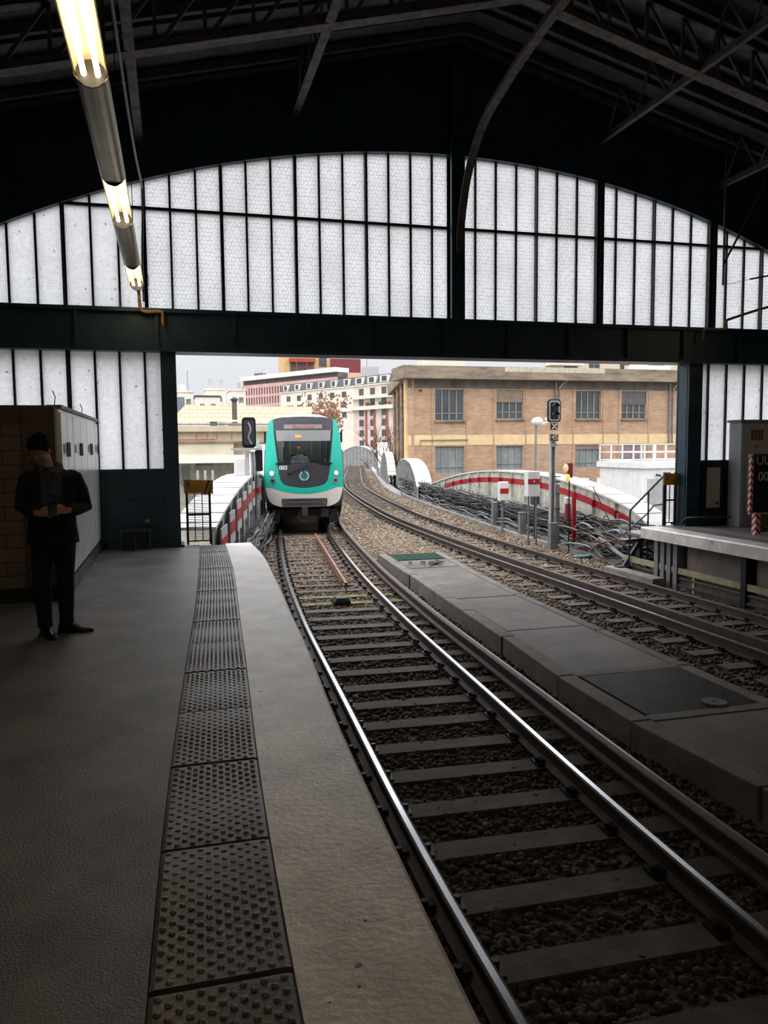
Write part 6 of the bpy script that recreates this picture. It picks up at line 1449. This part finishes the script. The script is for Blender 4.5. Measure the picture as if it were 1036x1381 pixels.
# pink office building with white top
of = thing('office_building', 'pink office building with rows of narrow windows and a white top floor', 'office building', (22, 156, -7.2))
O0, O1 = (25.5, 296.5), (52.4, 253.8); lnO = sqrt((O1[0] - O0[0]) ** 2 + (O1[1] - O0[1]) ** 2)
M_pink = mat('pink_render', rgb(214, 176, 170), rough=.85, var=.1, scale=.2)
facade(of, O0, O1, -7.2, 24.4, .5, M_pink, grid(lnO, 33, .75, 14.0, 3, 3.35, 2.5, .5), M_redb, M_glassd, rec=.2, mull=1, name='office_wall', transom=.25)
m_ = MB(); m_.obox(along(O0, O1, lnO / 2, 3, 25.2), (along(O0, O1, lnO, 0, 0) - along(O0, O1, 0, 0, 0)) / 2, along(O0, O1, 0, 2.2, 0) - along(O0, O1, 0, 0, 0), (0, 0, .9)); m_.build('recessed_storey', M_corn2, of)
m_ = MB(); m_.obox(along(O0, O1, lnO / 2, 2.5, 26.8), (along(O0, O1, lnO, 0, 0) - along(O0, O1, 0, 0, 0)) / 2, along(O0, O1, 0, 3.2, 0) - along(O0, O1, 0, 0, 0), (0, 0, .75)); m_.build('white_fascia', M_white, of)
m_ = MB(); m_.obox(along(O0, O1, lnO * .14, 3, 28.2), along(O0, O1, 2.2, 0, 0) - along(O0, O1, 0, 0, 0), along(O0, O1, 0, 1, 0) - along(O0, O1, 0, 0, 0), (0, 0, .5)); m_.build('roof_plant', M_corn2, of)
m_ = MB(); 
for i in range(5): p_ = along(O0, O1, lnO * .10 + i * 1.6, 2.6, 28.9); m_.box(p_.x - .08, p_.x + .08, p_.y - .08, p_.y + .08, 27.5, 30.0)
m_.bar(along(O0, O1, lnO * .10, 2.6, 29.9), along(O0, O1, lnO * .10 + 6.4, 2.6, 29.9), .1, .1); m_.build('roof_frame', M_lgrey, of)
tw = thing('tower_block', 'ochre and dark red tower block rising above the pink office building', 'tower block', (30, 150, -7.2))
M_och = mat('ochre_render', rgb(214, 176, 128), rough=.85, var=.1, scale=.2); M_dred = mat('dark_red_cladding', rgb(122, 52, 58), rough=.6, var=.1)
MB().box(42.0, 60.0, 302, 318, -7.2, 37.5).build('wall', M_och, tw); MB().box(60.0, 71.8, 301, 318, 28, 35.6).build('wing', M_dred, tw); MB().box(57.5, 73.6, 300, 318, -7.2, 30.2).build('lower_wing', mat('salmon_render', rgb(226, 184, 156)), tw)
MB().box(44.0, 54.0, 300, 302, 34.0, 35.4).build('red_ledge', mat('rust_red', rgb(170, 70, 56)), tw); MB().box(44.4, 53.6, 301.6, 302, 30.5, 34).build('loggia', M_corn2, tw)
MB().box(55.5, 58.5, 301.8, 302, 32.5, 37.0).build('stair_window', M_glassd, tw)
for x in (46.5, 50.5): MB().box(x - .15, x + .15, 300, 300.4, 30.5, 34).build('post', mat('rust_red', rgb(170, 70, 56)), tw)
# left cluster of pale blocks
cl = []
specs = [(1.6, 4.9, 187, 14.4, 'low pale apartment block at the far left of the opening'), (5.3, 10.7, 181, 13.0, 'pale block with a long dark flat roof edge, behind the cream roof'), (8.2, 12.9, 196, 15.6, 'stepped pale block with chimneys, tallest of the left cluster'), (13.0, 16.6, 183, 14.6, 'pale block next to the pink office building')]
for i, (a, b, y, h, lab) in enumerate(specs):
    r = thing('pale_block', lab, 'building', ((a + b) / 2, y, -7.2))
    facade(r, (a, y), (b, y), -7.2, h, .4, M_apt, grid(b - a, max(2, int((b - a) / 2)), 1.1, h - 2.8, 1, 3, 1.3, .3) + grid(b - a, max(2, int((b - a) / 2)), 1.1, h - 5.8, 1, 3, 1.3, .3), M_fram, M_glassm, rec=.1, mull=1, name='wall', transom=0)
    MB().box(a, b, y + .4, y + 8, -7.2, h - .1).build('body', M_apt, r); MB().box(a - .2, b + .2, y - .2, y + 8, h, h + .35).build('roof_edge', M_dgrey if i == 1 else M_apt, r)
    if i == 2:
        for x in (8.9, 11.6): MB().box(x, x + .9, y + 1, y + 2, h, h + 2.6).build('chimney', M_lgrey, r)
    if i == 3: MB().box(a + 1.8, a + 2.5, y, y + 1, h, h + 1.8).build('chimney', M_lgrey, r)
    if i == 0: MB().box(a + .5, b - 1.5, y + 1, y + 4, h, h + 1.8).build('penthouse', M_apt, r); MB().tube([(3.9, y + 1, h), (3.9, y + 1, h + 5)], .08, 5).build('antenna_mast', M_mgrey, r)
# beige buildings behind the brick one
t = thing('beige_block', 'beige apartment block peeping over the right half of the brick roof', 'building', (56, 90, -7.2))
facade(t, (45, 90), (72, 90), -7.2, 14.5, .5, mat('beige_render', rgb(214, 196, 176), rough=.85, var=.1), [(2.6, 4.4, 11.0, 12.8), (6, 7.6, 11.2, 13.2), (10.4, 12, 11, 12.4), (14.5, 17, 11, 12.3), (19, 21, 11, 12.6)], M_fram, M_glassd, mull=2, name='wall')
MB().box(45, 49.5, 88.5, 90, 11.4, 11.9).build('balcony', M_apt, t); MB().box(56, 62, 88.8, 90, 10.4, 11.6).build('awning', M_apt, t)
t = thing('roof_hut', 'small pale roof hut above the left part of the brick cornice', 'roof hut', (28, 80, 8)); MB().box(25.8, 29.8, 78, 82, -7.2, 11.2).build('wall', M_apt, t); MB().box(25.6, 30.0, 77.8, 82, 11.2, 11.45).build('roof', M_corn2, t)
t = thing('roof_hut', 'pale rooftop structure between the mansard roof and the brick building', 'roof hut', (59.5, 238, -7.2)); MB().box(57.5, 62.0, 236, 240, -7.2, 26.0).build('wall', M_lgrey, t); MB().tube([(58.5, 237, 26), (58.5, 237, 30)], .1, 5).build('aerial', M_mgrey, t)

# bare trees
def tree(name, label, x, y, z, h, seed, spread=.5, leaves=0, lm=None, n_d=5):
    R = random.Random(seed); r = thing(name, label, 'tree', (x, y, z)); mb = MB(); tips = []
    def br(p, d, l, rad, dep):
        q = p + d * l; mid = p + d * l * .5 + V3((R.uniform(-1, 1), R.uniform(-1, 1), 0)) * l * .05
        mb.tube([p, mid, q], [rad, rad * .85, rad * .65], 5 if dep < 3 else 4, caps=False)
        if dep >= n_d: tips.append(q); return
        for k in range(3 if dep < 4 else 2):
            nd = (d + V3((R.uniform(-1, 1), R.uniform(-1, 1), R.uniform(-.15, .6))) * spread * 1.3).normalized(); br(q if k < 2 else mid, nd, l * R.uniform(.6, .85), rad * .6, dep + 1)
    br(V3((x, y, z)), V3((0, 0, 1)), h * .33, h * .018, 0); mb.build('branches', M_tree, r)
    if leaves:
        lf = MB()
        for p in tips:
            for k in range(leaves):
                c = p + V3((R.uniform(-1, 1), R.uniform(-1, 1), R.uniform(-1, 1))) * h * .06; s = h * .012; lf.add([c + V3((-s, 0, -s)), c + V3((s, 0, -s * .5)), c + V3((0, s, s))], [(0, 1, 2)])
        lf.build('leaves', lm or M_leaf, r)
    return r
tree('bare_tree', 'bare reddish winter tree left of the brick building corner', 20.6, 74, -7.2, 11.5, 4, .5)
tree('bare_tree', 'bare winter tree behind the first one, near the far girder', 25.2, 94, -7.2, 12.0, 11, .5)
tree('leafy_tree', 'tree with a few dry brown leaves just right of the train roof', 28.4, 150, -7.2, 19.5, 7, .5, leaves=5)
tree('bare_tree', 'bare twigs rising over the cream roof left of the vent stack', 5.3, 110, -7.2, 13.6, 21, .45)
